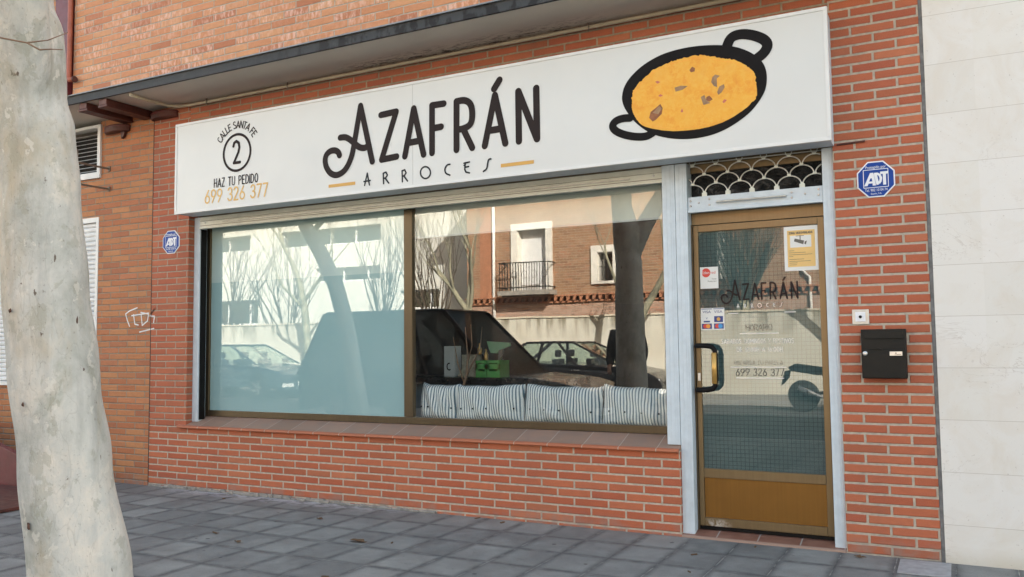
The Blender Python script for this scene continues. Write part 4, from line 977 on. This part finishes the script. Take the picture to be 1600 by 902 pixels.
def tree(x, y, z0, pts, rs, limbs, label, seed, bark=None, group=None, kids=4, tw=None):
    random.seed(seed); t = thing('plane_tree', label, 'tree', (x, y, z0), group)
    m = MB(); m.tube([Vector(p) for p in pts], rs, 16); m.build('trunk', bark or m_bark2, t, smooth=True)
    c = MB()
    for (p, d, r, ln, dep, up) in limbs: grow(c, Vector(p), Vector(d).normalized(), r, ln, dep, up, .55, 7, kids)
    c.build('crown', tw or m_bark2, t, smooth=True); return t
# the trunk in the foreground : modelled surface with swellings
t = thing('plane_tree', 'thick pale grey plane tree trunk close to the camera', 'tree', (3.32, -3.12, 0))
random.seed(11)
axis = [(0, 3.335, -3.10, .235), (.12, 3.328, -3.11, .208), (.33, 3.312, -3.15, .190), (.8, 3.272, -3.20, .171), (1.2, 3.248, -3.25, .163), (1.5, 3.236, -3.28, .1595), (1.9, 3.228, -3.31, .150), (2.15, 3.220, -3.33, .1455), (2.28, 3.200, -3.352, .141), (2.42, 3.193, -3.362, .147), (2.55, 3.185, -3.368, .146), (2.68, 3.155, -3.375, .128), (2.85, 3.13, -3.375, .115), (3.3, 3.12, -3.35, .118), (4.0, 3.02, -3.30, .10)]
m = MB(); SEG = 56; rings = []; zs = [i*.035 for i in range(115)]
def lerp_axis(z):
    for a, b in zip(axis, axis[1:]):
        if a[0] <= z <= b[0]:
            u = (z-a[0])/(b[0]-a[0]); u = u*u*(3-2*u); return [a[i]+(b[i]-a[i])*u for i in range(1, 4)]
    return list(axis[-1][1:])
bumps = [(random.uniform(0, 6.28), random.uniform(.2, 3.), random.uniform(-.010, .012), random.uniform(.18, .5), random.uniform(.05, .25)) for _ in range(46)]
for z in zs:
    x, y, r = lerp_axis(z); ring = []
    for k in range(SEG):
        a = 2*math.pi*k/SEG; rr = r*(1+.02*math.sin(2*a+z)+.012*math.sin(3*a+2*z))
        for (ba, bz, bh, bw, bv) in bumps:
            da = (a-ba+math.pi) % (2*math.pi)-math.pi; e = (da/bw)**2+((z-bz)/bv)**2
            if e < 8: rr += bh*math.exp(-e)
        ring.append(m.b.verts.new((x+rr*math.cos(a), y+rr*math.sin(a), z)))
    rings.append(ring)
for a, b in zip(rings, rings[1:]):
    for k in range(SEG): m.b.faces.new((a[k], a[(k+1) % SEG], b[(k+1) % SEG], b[k]))
m.b.faces.new(rings[0][::-1]); m.b.faces.new(rings[-1])
lb = MB(); lb.tube([(3.215, -3.34, 1.98), (3.26, -3.40, 2.3), (3.36, -3.50, 2.62), (3.56, -3.64, 3.0), (3.93, -3.85, 3.55), (4.25, -3.95, 4.3)], [.05, .094, .10, .098, .09, .07], 24)
me_ = bpy.data.meshes.new('limb_tmp'); lb.b.to_mesh(me_); m.b.from_mesh(me_); bpy.data.meshes.remove(me_)
tk = m.build('trunk', m_bark, t, smooth=True)
q = tk.modifiers.new('r', 'REMESH'); q.mode = 'VOXEL'; q.voxel_size = .011; q.use_smooth_shade = True
q = tk.modifiers.new('s', 'SMOOTH'); q.iterations = 14; q.factor = .5
m2_ = bpy.data.meshes.new_from_object(tk.evaluated_get(bpy.context.evaluated_depsgraph_get())); tk.modifiers.clear(); tk.data = m2_
c = MB(); random.seed(4)
for p, d, r, ln in (((3.02, -3.3, 3.98), (-.1, .2, 1), .09, 1.5), ((3.02, -3.3, 3.9), (-.8, .0, .7), .07, 1.4), ((4.3, -3.95, 4.28), (.2, -.2, 1), .06, 1.3), ((4.2, -3.9, 4.1), (.9, .2, .5), .05, 1.3)): grow(c, Vector(p), Vector(d).normalized(), r, ln, 4, .25, .55, 7, 3)
c.build('crown', m_bark2, t, smooth=True)
tw = MB(); P = lambda px, py, r_: tuple(CAMP+(F+RR*((px-800)/1331.504)-UU*((py-451)/1331.504))*r_)
tw.tube([P(-30, 50, 2.9), P(5, 60, 2.9), P(42, 67, 2.92), P(75, 63, 2.92), P(106, 51, 2.94)], [.0034, .003, .0028, .002, .0015], 6)
tw.tube([P(42, 67, 2.92), P(62, 78, 2.92), P(80, 77, 2.93), P(98, 78, 2.93)], [.0030, .0032, .0022, .0018], 6); tw.build('twig', m_dead, t, smooth=True)
# scars left by cut twigs and lost bark on the trunk
def on_trunk(px, py):
    d = (F+RR*((px-800)/1331.504)-UU*((py-451)/1331.504)); best = None; s_ = 2.6
    while s_ < 4.6:
        p = CAMP+d*s_; x, y, r = lerp_axis(max(0, min(4, p.z)))
        if math.hypot(p.x-x, p.y-y) < r+.004: return p, Vector((p.x-x, p.y-y, 0)).normalized()
        s_ += .004
    return None, None
sc_ = MB()
for px, py, a, b in ((120, 502, .007, .022), (16, 486, .010, .011), (165, 797, .022, .013), (176, 828, .011, .008), (36, 632, .007, .010), (130, 578, .008, .012), (60, 134, .006, .008), (150, 765, .01, .004), (45, 822, .012, .018)):
    p, n_ = on_trunk(px, py)
    if p is None: continue
    s1 = Vector((-n_.y, n_.x, 0)); s2 = Vector((0, 0, 1)); K = 10; ring = []; 
    for k_ in range(K):
        an = 2*math.pi*k_/K; q = random.uniform(.65, 1.15); ring.append(sc_.b.verts.new(p+s1*a*q*math.cos(an)+s2*b*q*math.sin(an)+n_*.001))
    cv = sc_.b.verts.new(p+n_*.006)
    for k_ in range(K): sc_.b.faces.new((ring[k_], ring[(k_+1) % K], cv))
sc_.build('bark_scars', plain('scar_brown', (.09, .045, .03), .9, var=.5, scale=60), t)
# second street tree, in the shade on this side (seen reflected)
tree(-1.9, -5.0, 0, [(-1.85, -5.0, 0), (-1.98, -5.0, .8), (-2.15, -5.0, 1.6), (-2.37, -5.0, 2.25), (-2.64, -5.0, 2.73), (-3.05, -5.0, 3.34), (-3.2, -5.0, 3.8)], [.17, .14, .135, .13, .125, .115, .1],
     [((-3.2, -5.0, 3.75), (-.3, 0, 1), .09, 1.5, 4, .2), ((-2.9, -5.0, 3.1), (.8, -.2, .8), .05, 1.3, 4, .25), ((-3.1, -5.0, 3.4), (-.8, .3, .6), .05, 1.3, 4, .25)], 'dark leaning plane tree in the shade, reflected in the frosted left pane', 31, m_bark)
# sunlit trees across the street
tree(-10.6, -13.8, 0, [(-10.7, -13.8, 0), (-10.6, -13.8, 1.2), (-10.7, -13.8, 2.3), (-10.9, -13.8, 3.2)], [.14, .12, .11, .09],
     [((-10.9, -13.8, 3.15), (-.25, 0, 1), .08, 1.7, 5, .3), ((-10.75, -13.8, 2.6), (.7, 0, 1), .06, 1.5, 5, .3), ((-10.7, -13.8, 2.3), (-.9, .3, .9), .05, 1.4, 4, .3)], 'pale slender street tree reflected at the left of the frosted pane', 8, kids=3)
tree(-5.0, -13.8, 0, [(-5.0, -13.8, 0), (-4.95, -13.8, 1.3), (-5.05, -13.8, 2.2)], [.15, .125, .12],
     [((-5.05, -13.8, 2.15), (-.75, 0, .8), .085, 1.5, 5, .35), ((-5.05, -13.8, 2.15), (-.02, .0, 1), .08, 1.6, 5, .35), ((-5.03, -13.8, 2.1), (.35, 0, 1), .06, 1.5, 5, .3)], 'forked pale street tree reflected beside the window mullion', 12, kids=3)
tree(-.5, -13.9, 0, [(-.5, -13.9, 0), (-.5, -13.9, .9), (-.55, -13.9, 1.5)], [.2, .17, .16],
     [((-.55, -13.9, 1.45), (-.7, 0, 1), .11, 1.7, 4, .25), ((-.55, -13.9, 1.45), (.8, .1, 1), .12, 1.8, 4, .25)], 'low forked street tree behind the dark saloon car', 15, kids=3)
tree(5.6, -13.9, 0, [(5.6, -13.9, 0), (5.6, -13.9, 1.1), (5.55, -13.9, 2.1)], [.17, .15, .13],
     [((5.55, -13.9, 2.05), (-.8, 0, .8), .09, 1.7, 4, .25), ((5.55, -13.9, 2.05), (.6, .1, 1), .09, 1.7, 4, .25)], 'bare street tree across the road beside the motorcycle', 18, kids=3)
def pollard(x, y, z0, zt, label, seed, n=26, h=3.2, r=.16, mat=None, spread=.5):
    n = int(n*.55)
    random.seed(seed); t = thing('pollard_tree', label, 'tree', (x, y, z0), 'twiggy pollards behind the garden wall')
    m = MB(); m.tube([(x, y, z0), (x+.05, y, (z0+zt)/2), (x, y, zt)], [r, r*.85, r*.9], 12); m.build('trunk', m_bark2, t, smooth=True); c = MB()
    for i in range(n):
        a = random.random()*6.283; q = random.uniform(.1, spread); grow(c, Vector((x+.1*math.cos(a), y+.1*math.sin(a), zt-random.random()*.5)), Vector((q*math.cos(a), q*math.sin(a), 1)).normalized(), .026, h*random.uniform(.5, .75), 2, .3, .42, 4, 3)
    c.build('crown', mat or m_twig, t); return t
pollard(-16.6, -16.6, 0, 1.9, 'twiggy pollard reflected at the far left of the frosted pane', 41, 34, 3.6, .15, m_twig, .9)
pollard(-13.6, -16.3, 0, 1.5, 'twiggy pollard reflected left of the dark shaded trunk', 42, 30, 3.2, .13, m_twig, .9)
pollard(-10.4, -17.2, 0, 2.0, 'twiggy pollard reflected in front of the pale building end', 43, 30, 3.4, .14, m_twig, .8)
pollard(-7.9, -16.6, 0, 2.0, 'twiggy pollard beside the brown brick house corner', 44, 30, 3.6, .14, m_twig, .55)
pollard(1.7, -16.1, 0, 2.3, 'dark dense pollard before the brick house reflected in the door', 45, 80, 2.6, .2, plain('dark_twigs', (.045, .05, .04), .9), .45)

# ------------------------------------------------------------------ across the street
gw = B('garden_wall', m_gwall, None, -26, 12, -15.55, -15.3, -.1, 1.98, .01); tag(gw, 'long stained cream garden wall across the street', 'wall')
MB().box(-26, 12, -15.58, -15.27, 1.982, 2.03).build('coping', m_cream, gw, .005, local=False)
hs = thing('brick_house', 'brown brick house with white framed balcony door across the street', 'house', (0, -17, 0))
HY = -17.0
def holes(m, x0, x1, z0, z1, hl, y0, y1):
    xs = sorted({x0, x1, *[h[0] for h in hl], *[h[1] for h in hl]})
    for a, b in zip(xs, xs[1:]):
        cuts = sorted([(h[2], h[3]) for h in hl if h[0] <= a+1e-6 and h[1] >= b-1e-6]); z = z0
        for c0, c1 in cuts:
            if c0 > z: m.box(a, b, y0, y1, z, c0)
            z = c1
        if z < z1: m.box(a, b, y0, y1, z, z1)
m = MB(); hl = [(-5.2, -4.22, 2.86, 4.72), (-2.6, -2.12, 3.05, 3.9), (.0, .9, 3.05, 4.3), (6.2, 7.1, 3.0, 4.4)]
holes(m, -6.98, 9, 2.7, 7.2, hl, HY-.3, HY); m.box(-6.98, 9, HY-8, HY-.32, 0, 7.2); m.build('wall', m_brick_house, hs)
MB().box(-6.98, 9, HY-.3, HY, 0, 2.48).build('lower_wall', m_brick_pink, hs)
m = MB(); m.box(-6.98, 9, HY-.3, HY+.06, 2.482, 2.53); m.box(-6.98, 9, HY-.3, HY+.14, 2.66, 2.699); x = -6.95
while x < 9: m.prism([(x, 2.532), (x+.05, 2.532), (x+.12, 2.658), (x, 2.658)], HY+.0, HY+.12); x += .2
m.build('cornice', m_terra, hs)
MB().box(-7.3, 9.3, HY-8, HY+.5, 7.202, 7.4).build('roof', m_terra, hs)
def surround(x0, x1, z0, z1, w, name):
    m = MB(); m.box(x0-w, x0, HY+.002, HY+.07, z0-w*.4, z1+w); m.box(x1, x1+w, HY+.002, HY+.07, z0-w*.4, z1+w); m.box(x0, x1, HY+.002, HY+.07, z1, z1+w); m.box(x0, x1, HY+.002, HY+.09, z0-w*.4, z0)
    m.box(x0, x0+.02, HY-.28, HY+.001, z0, z1); m.box(x1-.02, x1, HY-.28, HY+.001, z0, z1); m.box(x0+.02, x1-.02, HY-.28, HY+.001, z1-.02, z1); return m.build(name, m_winsurr, hs)
s_ = surround(*hl[0], .2, 'balcony_door'); MB().box(-5.18, -4.24, HY-.26, HY-.22, 2.862, 4.70).build('shutter', m_shut, s_)
m = MB(); m.box(-5.62, -3.9, HY, HY+.55, 2.72, 2.85); bs = m.build('balcony', m_conc, hs); m = MB()
for z in (2.93, 3.66): m.box(-5.58, -3.94, HY+.49, HY+.52, z, z+.03); m.box(-5.58, -5.55, HY, HY+.52, z, z+.03); m.box(-3.97, -3.94, HY, HY+.52, z, z+.03)
for i in range(19): x = -5.57+i*.0895; m.box(x, x+.018, HY+.495, HY+.513, 2.85, 3.67)
for i in range(5): m.tube([(-5.4+i*.33+.09*math.cos(R(a)), HY+.505, 3.32+.11*math.sin(R(a))) for a in range(0, 361, 40)], .008, 4)
m.build('railing', m_iron, bs)
for hh in hl[1:]:
    s_ = surround(*hh, .2, 'window'); MB().box(hh[0]+.02, hh[1]-.02, HY-.24, HY-.23, hh[2], hh[3]-.02).build('pane', m_glass_far, s_); MB().box(hh[0]+.02, hh[1]-.02, HY-.29, HY-.27, hh[2], hh[3]-.02).build('dark_backing', m_dark, s_)  # near-black sheet behind the pane stands for the unlit room
    m = MB()
    for i in range(1, 5): x = hh[0]+(hh[1]-hh[0])*i/5; m.box(x, x+.015, HY-.05, HY-.035, hh[2], hh[3])
    m.box(hh[0]+.02, hh[1]-.02, HY-.045, HY-.03, (hh[2]+hh[3])/2, (hh[2]+hh[3])/2+.02); m.build('bars', m_iron, s_)
MB().tube([(3.25, HY+.06, 0), (3.25, HY+.06, 2.9), (3.1, HY+.08, 3.05), (3.1, HY+.06, 3.3)], .04, 8).build('downpipe', m_white, hs, smooth=True)
MB().tube([(-6.0, HY+.06, 0), (-6.0, HY+.06, 7.1)], .05, 8).build('downpipe', m_white, hs, smooth=True); B('red_pilaster', m_terra, hs, -6.5, -6.1, HY+.002, HY+.03, 2.7, 7.1)
wbd = thing('white_building', 'long cream white building with strip windows reflected in the frosted pane', 'building', (-20, -20, 0))
m = MB(); hl2 = [(-17.4, -12.5, 5.2, 5.85), (-15.6, -12.5, 3.75, 4.3), (-24, -19, 5.2, 5.85), (-11.6, -9.9, 2.6, 3.3), (-24, -18.6, 2.2, 3.2)]
holes(m, -45, -7.4, 0, 10, hl2, -20.3, -20); m.build('wall', m_whitebld, wbd)
for hh in hl2:
    f = MB(); x = hh[0]
    f.box(hh[0], hh[1], -20.22, -20.16, hh[2], hh[2]+.06); f.box(hh[0], hh[1], -20.22, -20.16, hh[3]-.06, hh[3])
    while x < hh[1]: f.box(x, x+.06, -20.22, -20.16, hh[2]+.06, hh[3]-.06); x += 1.2
    fo = f.build('window', m_shut, wbd); MB().box(hh[0], hh[1], -20.26, -20.24, hh[2], hh[3]).build('pane', m_glass_far, fo); MB().box(hh[0], hh[1], -20.6, -20.5, hh[2], hh[3]).build('dark_backing', m_dark, fo)  # dark sheet put behind the strip window in place of its dim interior
MB().box(-45, -7.4, -28, -20.61, 0, 10).build('rear_block', m_whitebld, wbd)

# ------------------------------------------------------------------ vehicles (local: front towards +x, nearside -y)
def wheel_parts(t, x, y, r, w, name='wheel'):
    s = 1 if y > 0 else -1
    o = MB().lathe([(r*.62, -w/2), (r*.93, -w/2), (r, -w/2+.03), (r, w/2-.03), (r*.93, w/2), (r*.62, w/2)], (x, y, r), 'y', 28).build(name, m_tyre, t, local=True, smooth=False)
    m = MB(); m.lathe([(r*.60, -w/2+.02), (r*.64, s*0+w/2-.004), (r*.60, w/2-.004)], (x, y, r), 'y', 24)
    for k in range(5):
        a = 2*math.pi*k/5; c, s_ = math.cos(a), math.sin(a); m.obox((x+c*r*.33, y+s*(w/2+.004), r+s_*r*.33), (c*r*.28, 0, s_*r*.28), (0, .008, 0), (-s_*.03, 0, c*.03))
    m.lathe([(r*.14, -w/2), (r*.14, w/2+.01)], (x, y, r), 'y', 12); m.build('rim', m_rim, o, local=True)
def car(label, cat_, loc, rz, paint, low, belt, roof, W, wx, r, group=None, name='parked_car', glass=None):
    """low: side outline of lower body (x,z) above the sill; belt/roof: 4 x-stations of the glasshouse foot and roof"""
    t = thing(name, label, cat_, loc, group, rz)
    zb = .22; arch = []
    def arch_pts(cx): return [(cx+(r+.06)*math.cos(R(a)), max(zb, r+(r+.06)*math.sin(R(a)))) for a in range(180, -1, -20)]
    xr, xf = low[0][0], low[-1][0]
    bottom = [(xf, zb)]+arch_pts(wx[1])[::-1]+arch_pts(wx[0])[::-1]+[(xr, zb)]
    out = low+bottom; hw = W/2
    m = MB(); secs = [(-hw+.04, .97), (-hw, 1.), (hw, 1.), (hw-.04, .97)]
    ring = []
    cx_ = (xr+xf)/2
    rings = []
    for y_, k in ((-hw+.02, .985), (-hw, .998), (hw, .998), (hw-.02, .985)):
        rings.append([m.b.verts.new((cx_+(p[0]-cx_)*k, y_*(1-.10*max(0, (abs(p[0]-cx_)/(xf-cx_))-.7)/.3), p[1])) for p in out])
    rings = [rings[0], rings[1], rings[2], rings[3]]; n = len(out)
    rings = [rings[1], rings[2]]
    for a, b in zip(rings, rings[1:]):
        for i in range(n): m.b.faces.new((a[i], a[(i+1) % n], b[(i+1) % n], b[i]))
    m.b.faces.new(rings[0][::-1]); m.b.faces.new(rings[-1]); body = m.build('body', paint, t, .03, local=True, smooth=False)
    # glasshouse
    zbelt, zroof = belt[1], roof[1]; bx0, bx1 = belt[0]; rx0, rx1 = roof[0]; hb, hr = hw-.05, hw-.22
    m = MB(); A = [m.b.verts.new(p) for p in ((bx0, -hb, zbelt), (bx1, -hb, zbelt), (bx1, hb, zbelt), (bx0, hb, zbelt))]; Bv = [m.b.verts.new(p) for p in ((rx0, -hr, zroof-.04), (rx1, -hr, zroof-.04), (rx1, hr, zroof-.04), (rx0, hr, zroof-.04))]
    for i in range(4): m.b.faces.new((A[i], A[(i+1) % 4], Bv[(i+1) % 4], Bv[i]))
    m.build('windows', glass or m_glass_car, t, local=True)
    m = MB(); m.box(rx0-.02, rx1+.02, -hr-.02, hr+.02, zroof-.05, zroof); m.build('roof', paint, t, .03, local=True)
    m = MB()
    for sgn in (-1, 1):
        def pil(f, w_):
            a = Vector((bx0+(bx1-bx0)*f, sgn*(hb+.006), zbelt-.02)); b = Vector((rx0+(rx1-rx0)*f, sgn*(hr+.01), zroof-.03)); d = (b-a)/2; m.obox((a+b)/2, (w_, 0, 0), (0, .012, 0), d)
        for f, w_ in ((0, .06), (.36, .035), (.68, .035), (1, .045)): pil(f, w_)
    m.build('pillars', paint, t, local=True)
    for x in wx:
        for y_ in (-hw+.11, hw-.11): wheel_parts(t, x, y_, r, .2)
    # seats seen through the glass, lamps, mirrors, plate, handles
    m = MB()
    for x in ((bx0+bx1)/2-.1, (bx0+bx1)/2+.75):
        for y_ in (-.38, .38): m.box(x-.07, x+.07, y_-.22, y_+.22, .5, zbelt+.12); m.box(x-.04, x+.04, y_-.11, y_+.11, zbelt+.16, zbelt+.32)
    m.build('seats', m_dark, t, .03, local=True)
    zf = low[-1][1]
    for y_ in (-hw+.28, hw-.28): MB().box(xf-.22, xf-.004, y_-.2, y_+.2, zf-.14, zf-.01).build('headlight', m_lampg, t, .02, local=True)
    for y_ in (-hw-.05, hw+.05): MB().box(bx1-.65, bx1-.52, y_-.1, y_+.1, zbelt+.0, zbelt+.13).build('mirror', paint, t, .02, local=True)
    MB().box(xf-.004, xf+.015, -.26, .26, .36, .47).build('number_plate', m_paper, t, local=True)
    m = MB(); m.box(xf-.01, xf+.008, -.45, .45, .50, .58); m.build('grille', m_black, t, local=True)
    for y_ in (-hw-.012, hw+.012):
        for x in ((bx0+bx1)/2-.5, (bx0+bx1)/2+.45): MB().box(x, x+.2, y_-.012, y_+.012, zbelt-.14, zbelt-.11).build('door_handle', m_steel, t, local=True)
    return t
sed = [(-2.2, .45), (-2.18, .80), (-2.0, .95), (-1.5, .985), (-.5, .96), (.9, .90), (1.3, .86), (1.9, .76), (2.15, .64), (2.2, .45)]
car('dark grey saloon car parked across the street before the garden wall', 'car', (-1.15, -12.1, -.12), 0, m_paintA, sed, ((-1.75, 1.25), .93), ((-1.0, .15), 1.44), 1.78, (-1.32, 1.33), .31, 'cars parked across the street')
car('blue black hatchback with visible front plate, reflected in the frosted pane', 'car', (-11.4, -12.1, -.12), 0, m_paintB, sed, ((-2.0, 1.25), .93), ((-1.75, .15), 1.46), 1.78, (-1.32, 1.33), .31, 'cars parked across the street')
van = [(-3., .5), (-3.0, .85), (-2.97, .92), (-.5, .91), (1.4, .88), (2.2, .80), (2.8, .66), (2.97, .52), (3., .42)]
car('large dark people carrier parked at the kerb on the shop side of the road', 'van', (-1.25, -7.1, -.12), 0, m_paintC, van, ((-2.93, 1.22), .88), ((-2.45, .08), 2.0), 1.9, (-2.0, 2.1), .32, name='parked_van', glass=m_glass_van)
# motorcycle
mo = thing('motorcycle', 'dark motorcycle parked across the street, rear wheel and silver exhaust showing', 'motorcycle', (4.45, -12.0, -.12))
def mbx(): return MB()
for x, w_ in ((-.68, .17), (.72, .12)):
    o = MB().lathe([(.2, -w_/2), (.29, -w_/2), (.31, 0), (.29, w_/2), (.2, w_/2)], (x, 0, .31), 'y', 30).build('wheel', m_tyre, mo, local=True); m = MB()
    for k in range(6): a = k*math.pi/3; m.obox((x+.11*math.cos(a), 0, .31+.11*math.sin(a)), (.1*math.cos(a), 0, .1*math.sin(a)), (0, .02, 0), (-math.sin(a)*.012, 0, math.cos(a)*.012))
    m.lathe([(.205, -.03), (.205, .03)], (x, 0, .31), 'y', 24); m.build('rim', m_rim, o, local=True)
MB().prism([(-.95, .88), (-.80, .95), (-.35, .88), (-.1, .78), (.0, .78), (0, .70), (-.4, .72), (-.9, .80)], -.13, .13).build('seat', m_black, mo, .02, local=True)
MB().prism([(-.1, .80), (.05, .95), (.35, .98), (.45, .85), (.2, .72), (-.05, .72)], -.16, .16).build('fuel_tank', m_paintA, mo, .03, local=True)
MB().prism([(-.2, .28), (.35, .25), (.45, .6), (.2, .72), (-.15, .68)], -.18, .18).build('engine', m_steel, mo, .03, local=True)
MB().prism([(-1.02, .80), (-1.0, .60), (-1.1, .5), (-.95, .66), (-.92, .82)], -.08, .08).build('tail_guard', m_black, mo, local=True)
MB().tube([(.1, .19, .25), (-.3, .21, .30), (-.5, .22, .38), (-.75, .22, .48)], [.025, .03, .045, .05], 10).build('exhaust', m_rim, mo, local=True, smooth=True)
m = MB(); m.tube([(-.68, .12, .31), (-.1, .14, .42)], .03, 8); m.tube([(-.68, -.12, .31), (-.1, -.14, .42)], .03, 8); m.build('swingarm', m_iron, mo, local=True)
m = MB(); m.tube([(.72, .1, .31), (.48, .1, 1.0)], .025, 8); m.tube([(.72, -.1, .31), (.48, -.1, 1.0)], .025, 8); m.build('fork', m_rim, mo, local=True)
m = MB(); m.tube([(.35, -.36, 1.05), (.46, -.1, 1.03), (.46, .1, 1.03), (.35, .36, 1.05)], .014, 8); m.build('handlebar', m_iron, mo, local=True)
MB().lathe([(.02, -.06), (.085, .0), (.08, .04)], (.6, 0, .9), 'x', 16).build('headlight', m_lampg, mo, local=True)

# ------------------------------------------------------------------ passer-by seen reflected
pe = thing('person', 'person in charcoal coat and dark trousers standing by the tree, seen reflected', 'person', (2.56, -5.05, 0))
def skinned(name, verts, edges, rad, mat, parent, root=0, sub=2):
    me = bpy.data.meshes.new(name); me.from_pydata(verts, edges, []); o = bpy.data.objects.new(name, me); col.objects.link(o); o.parent = parent; me.materials.append(mat)
    s = o.modifiers.new('skin', 'SKIN'); s.use_smooth_shade = True
    for i, r in enumerate(rad): me.skin_vertices[0].data[i].radius = (r, r*.85) if not isinstance(r, tuple) else r; me.skin_vertices[0].data[i].use_root = (i == root)
    q = o.modifiers.new('sub', 'SUBSURF'); q.levels = sub; q.render_levels = sub
    dg = bpy.context.evaluated_depsgraph_get(); m2 = bpy.data.meshes.new_from_object(o.evaluated_get(dg)); o.modifiers.clear(); o.data = m2; m2.materials.clear(); m2.materials.append(mat)
    for p in m2.polygons: p.use_smooth = True
    return o
V = [(0, 0, .93), (0, .01, 1.15), (0, .0, 1.36), (0, .01, 1.46), (0, .02, 1.53), (0, .03, 1.62), (0, .03, 1.70),
     (.17, 0, 1.38), (.23, -.0, 1.12), (.21, .12, .90), (-.17, 0, 1.38), (-.23, 0, 1.12), (-.2, .14, .92),
     (.09, 0, .88), (.11, .01, .5), (.11, -.02, .10), (.12, .12, .04), (-.09, 0, .88), (-.11, .03, .5), (-.12, 0, .10), (-.13, .14, .04),
     (.20, .16, .82), (-.19, .18, .84)]
Ed = [(0, 1), (1, 2), (2, 3), (3, 4), (4, 5), (5, 6), (2, 7), (7, 8), (8, 9), (2, 10), (10, 11), (11, 12), (0, 13), (13, 14), (14, 15), (15, 16), (0, 17), (17, 18), (18, 19), (19, 20), (9, 21), (12, 22)]
Rd = [.15, .14, .15, .07, .055, .088, .07, .075, .055, .038, .075, .055, .038, .095, .065, .048, .04, .095, .065, .048, .04, .036, .036]
bodyo = skinned('body', V, Ed, Rd, m_skin, pe)
coatV = [(0, 0, .86), (0, .01, 1.15), (0, 0, 1.38), (.18, 0, 1.39), (.235, 0, 1.12), (.215, .11, .93), (-.18, 0, 1.39), (-.235, 0, 1.12), (-.205, .13, .95)]
skinned('coat', coatV, [(0, 1), (1, 2), (2, 3), (3, 4), (4, 5), (2, 6), (6, 7), (7, 8)], [.20, .175, .175, .10, .078, .055, .10, .078, .055], m_coat, pe)
skinned('trousers', [(0, 0, .93), (.1, 0, .85), (.112, .01, .5), (.112, -.02, .12), (-.1, 0, .85), (-.112, .03, .5), (-.122, 0, .12)], [(0, 1), (1, 2), (2, 3), (0, 4), (4, 5), (5, 6)], [.165, .115, .085, .07, .115, .085, .07], m_trou, pe)
skinned('hair', [(0, .0, 1.60), (0, .01, 1.70), (0, .03, 1.745)], [(0, 1), (1, 2)], [.085, .1, .06], m_hair, pe)
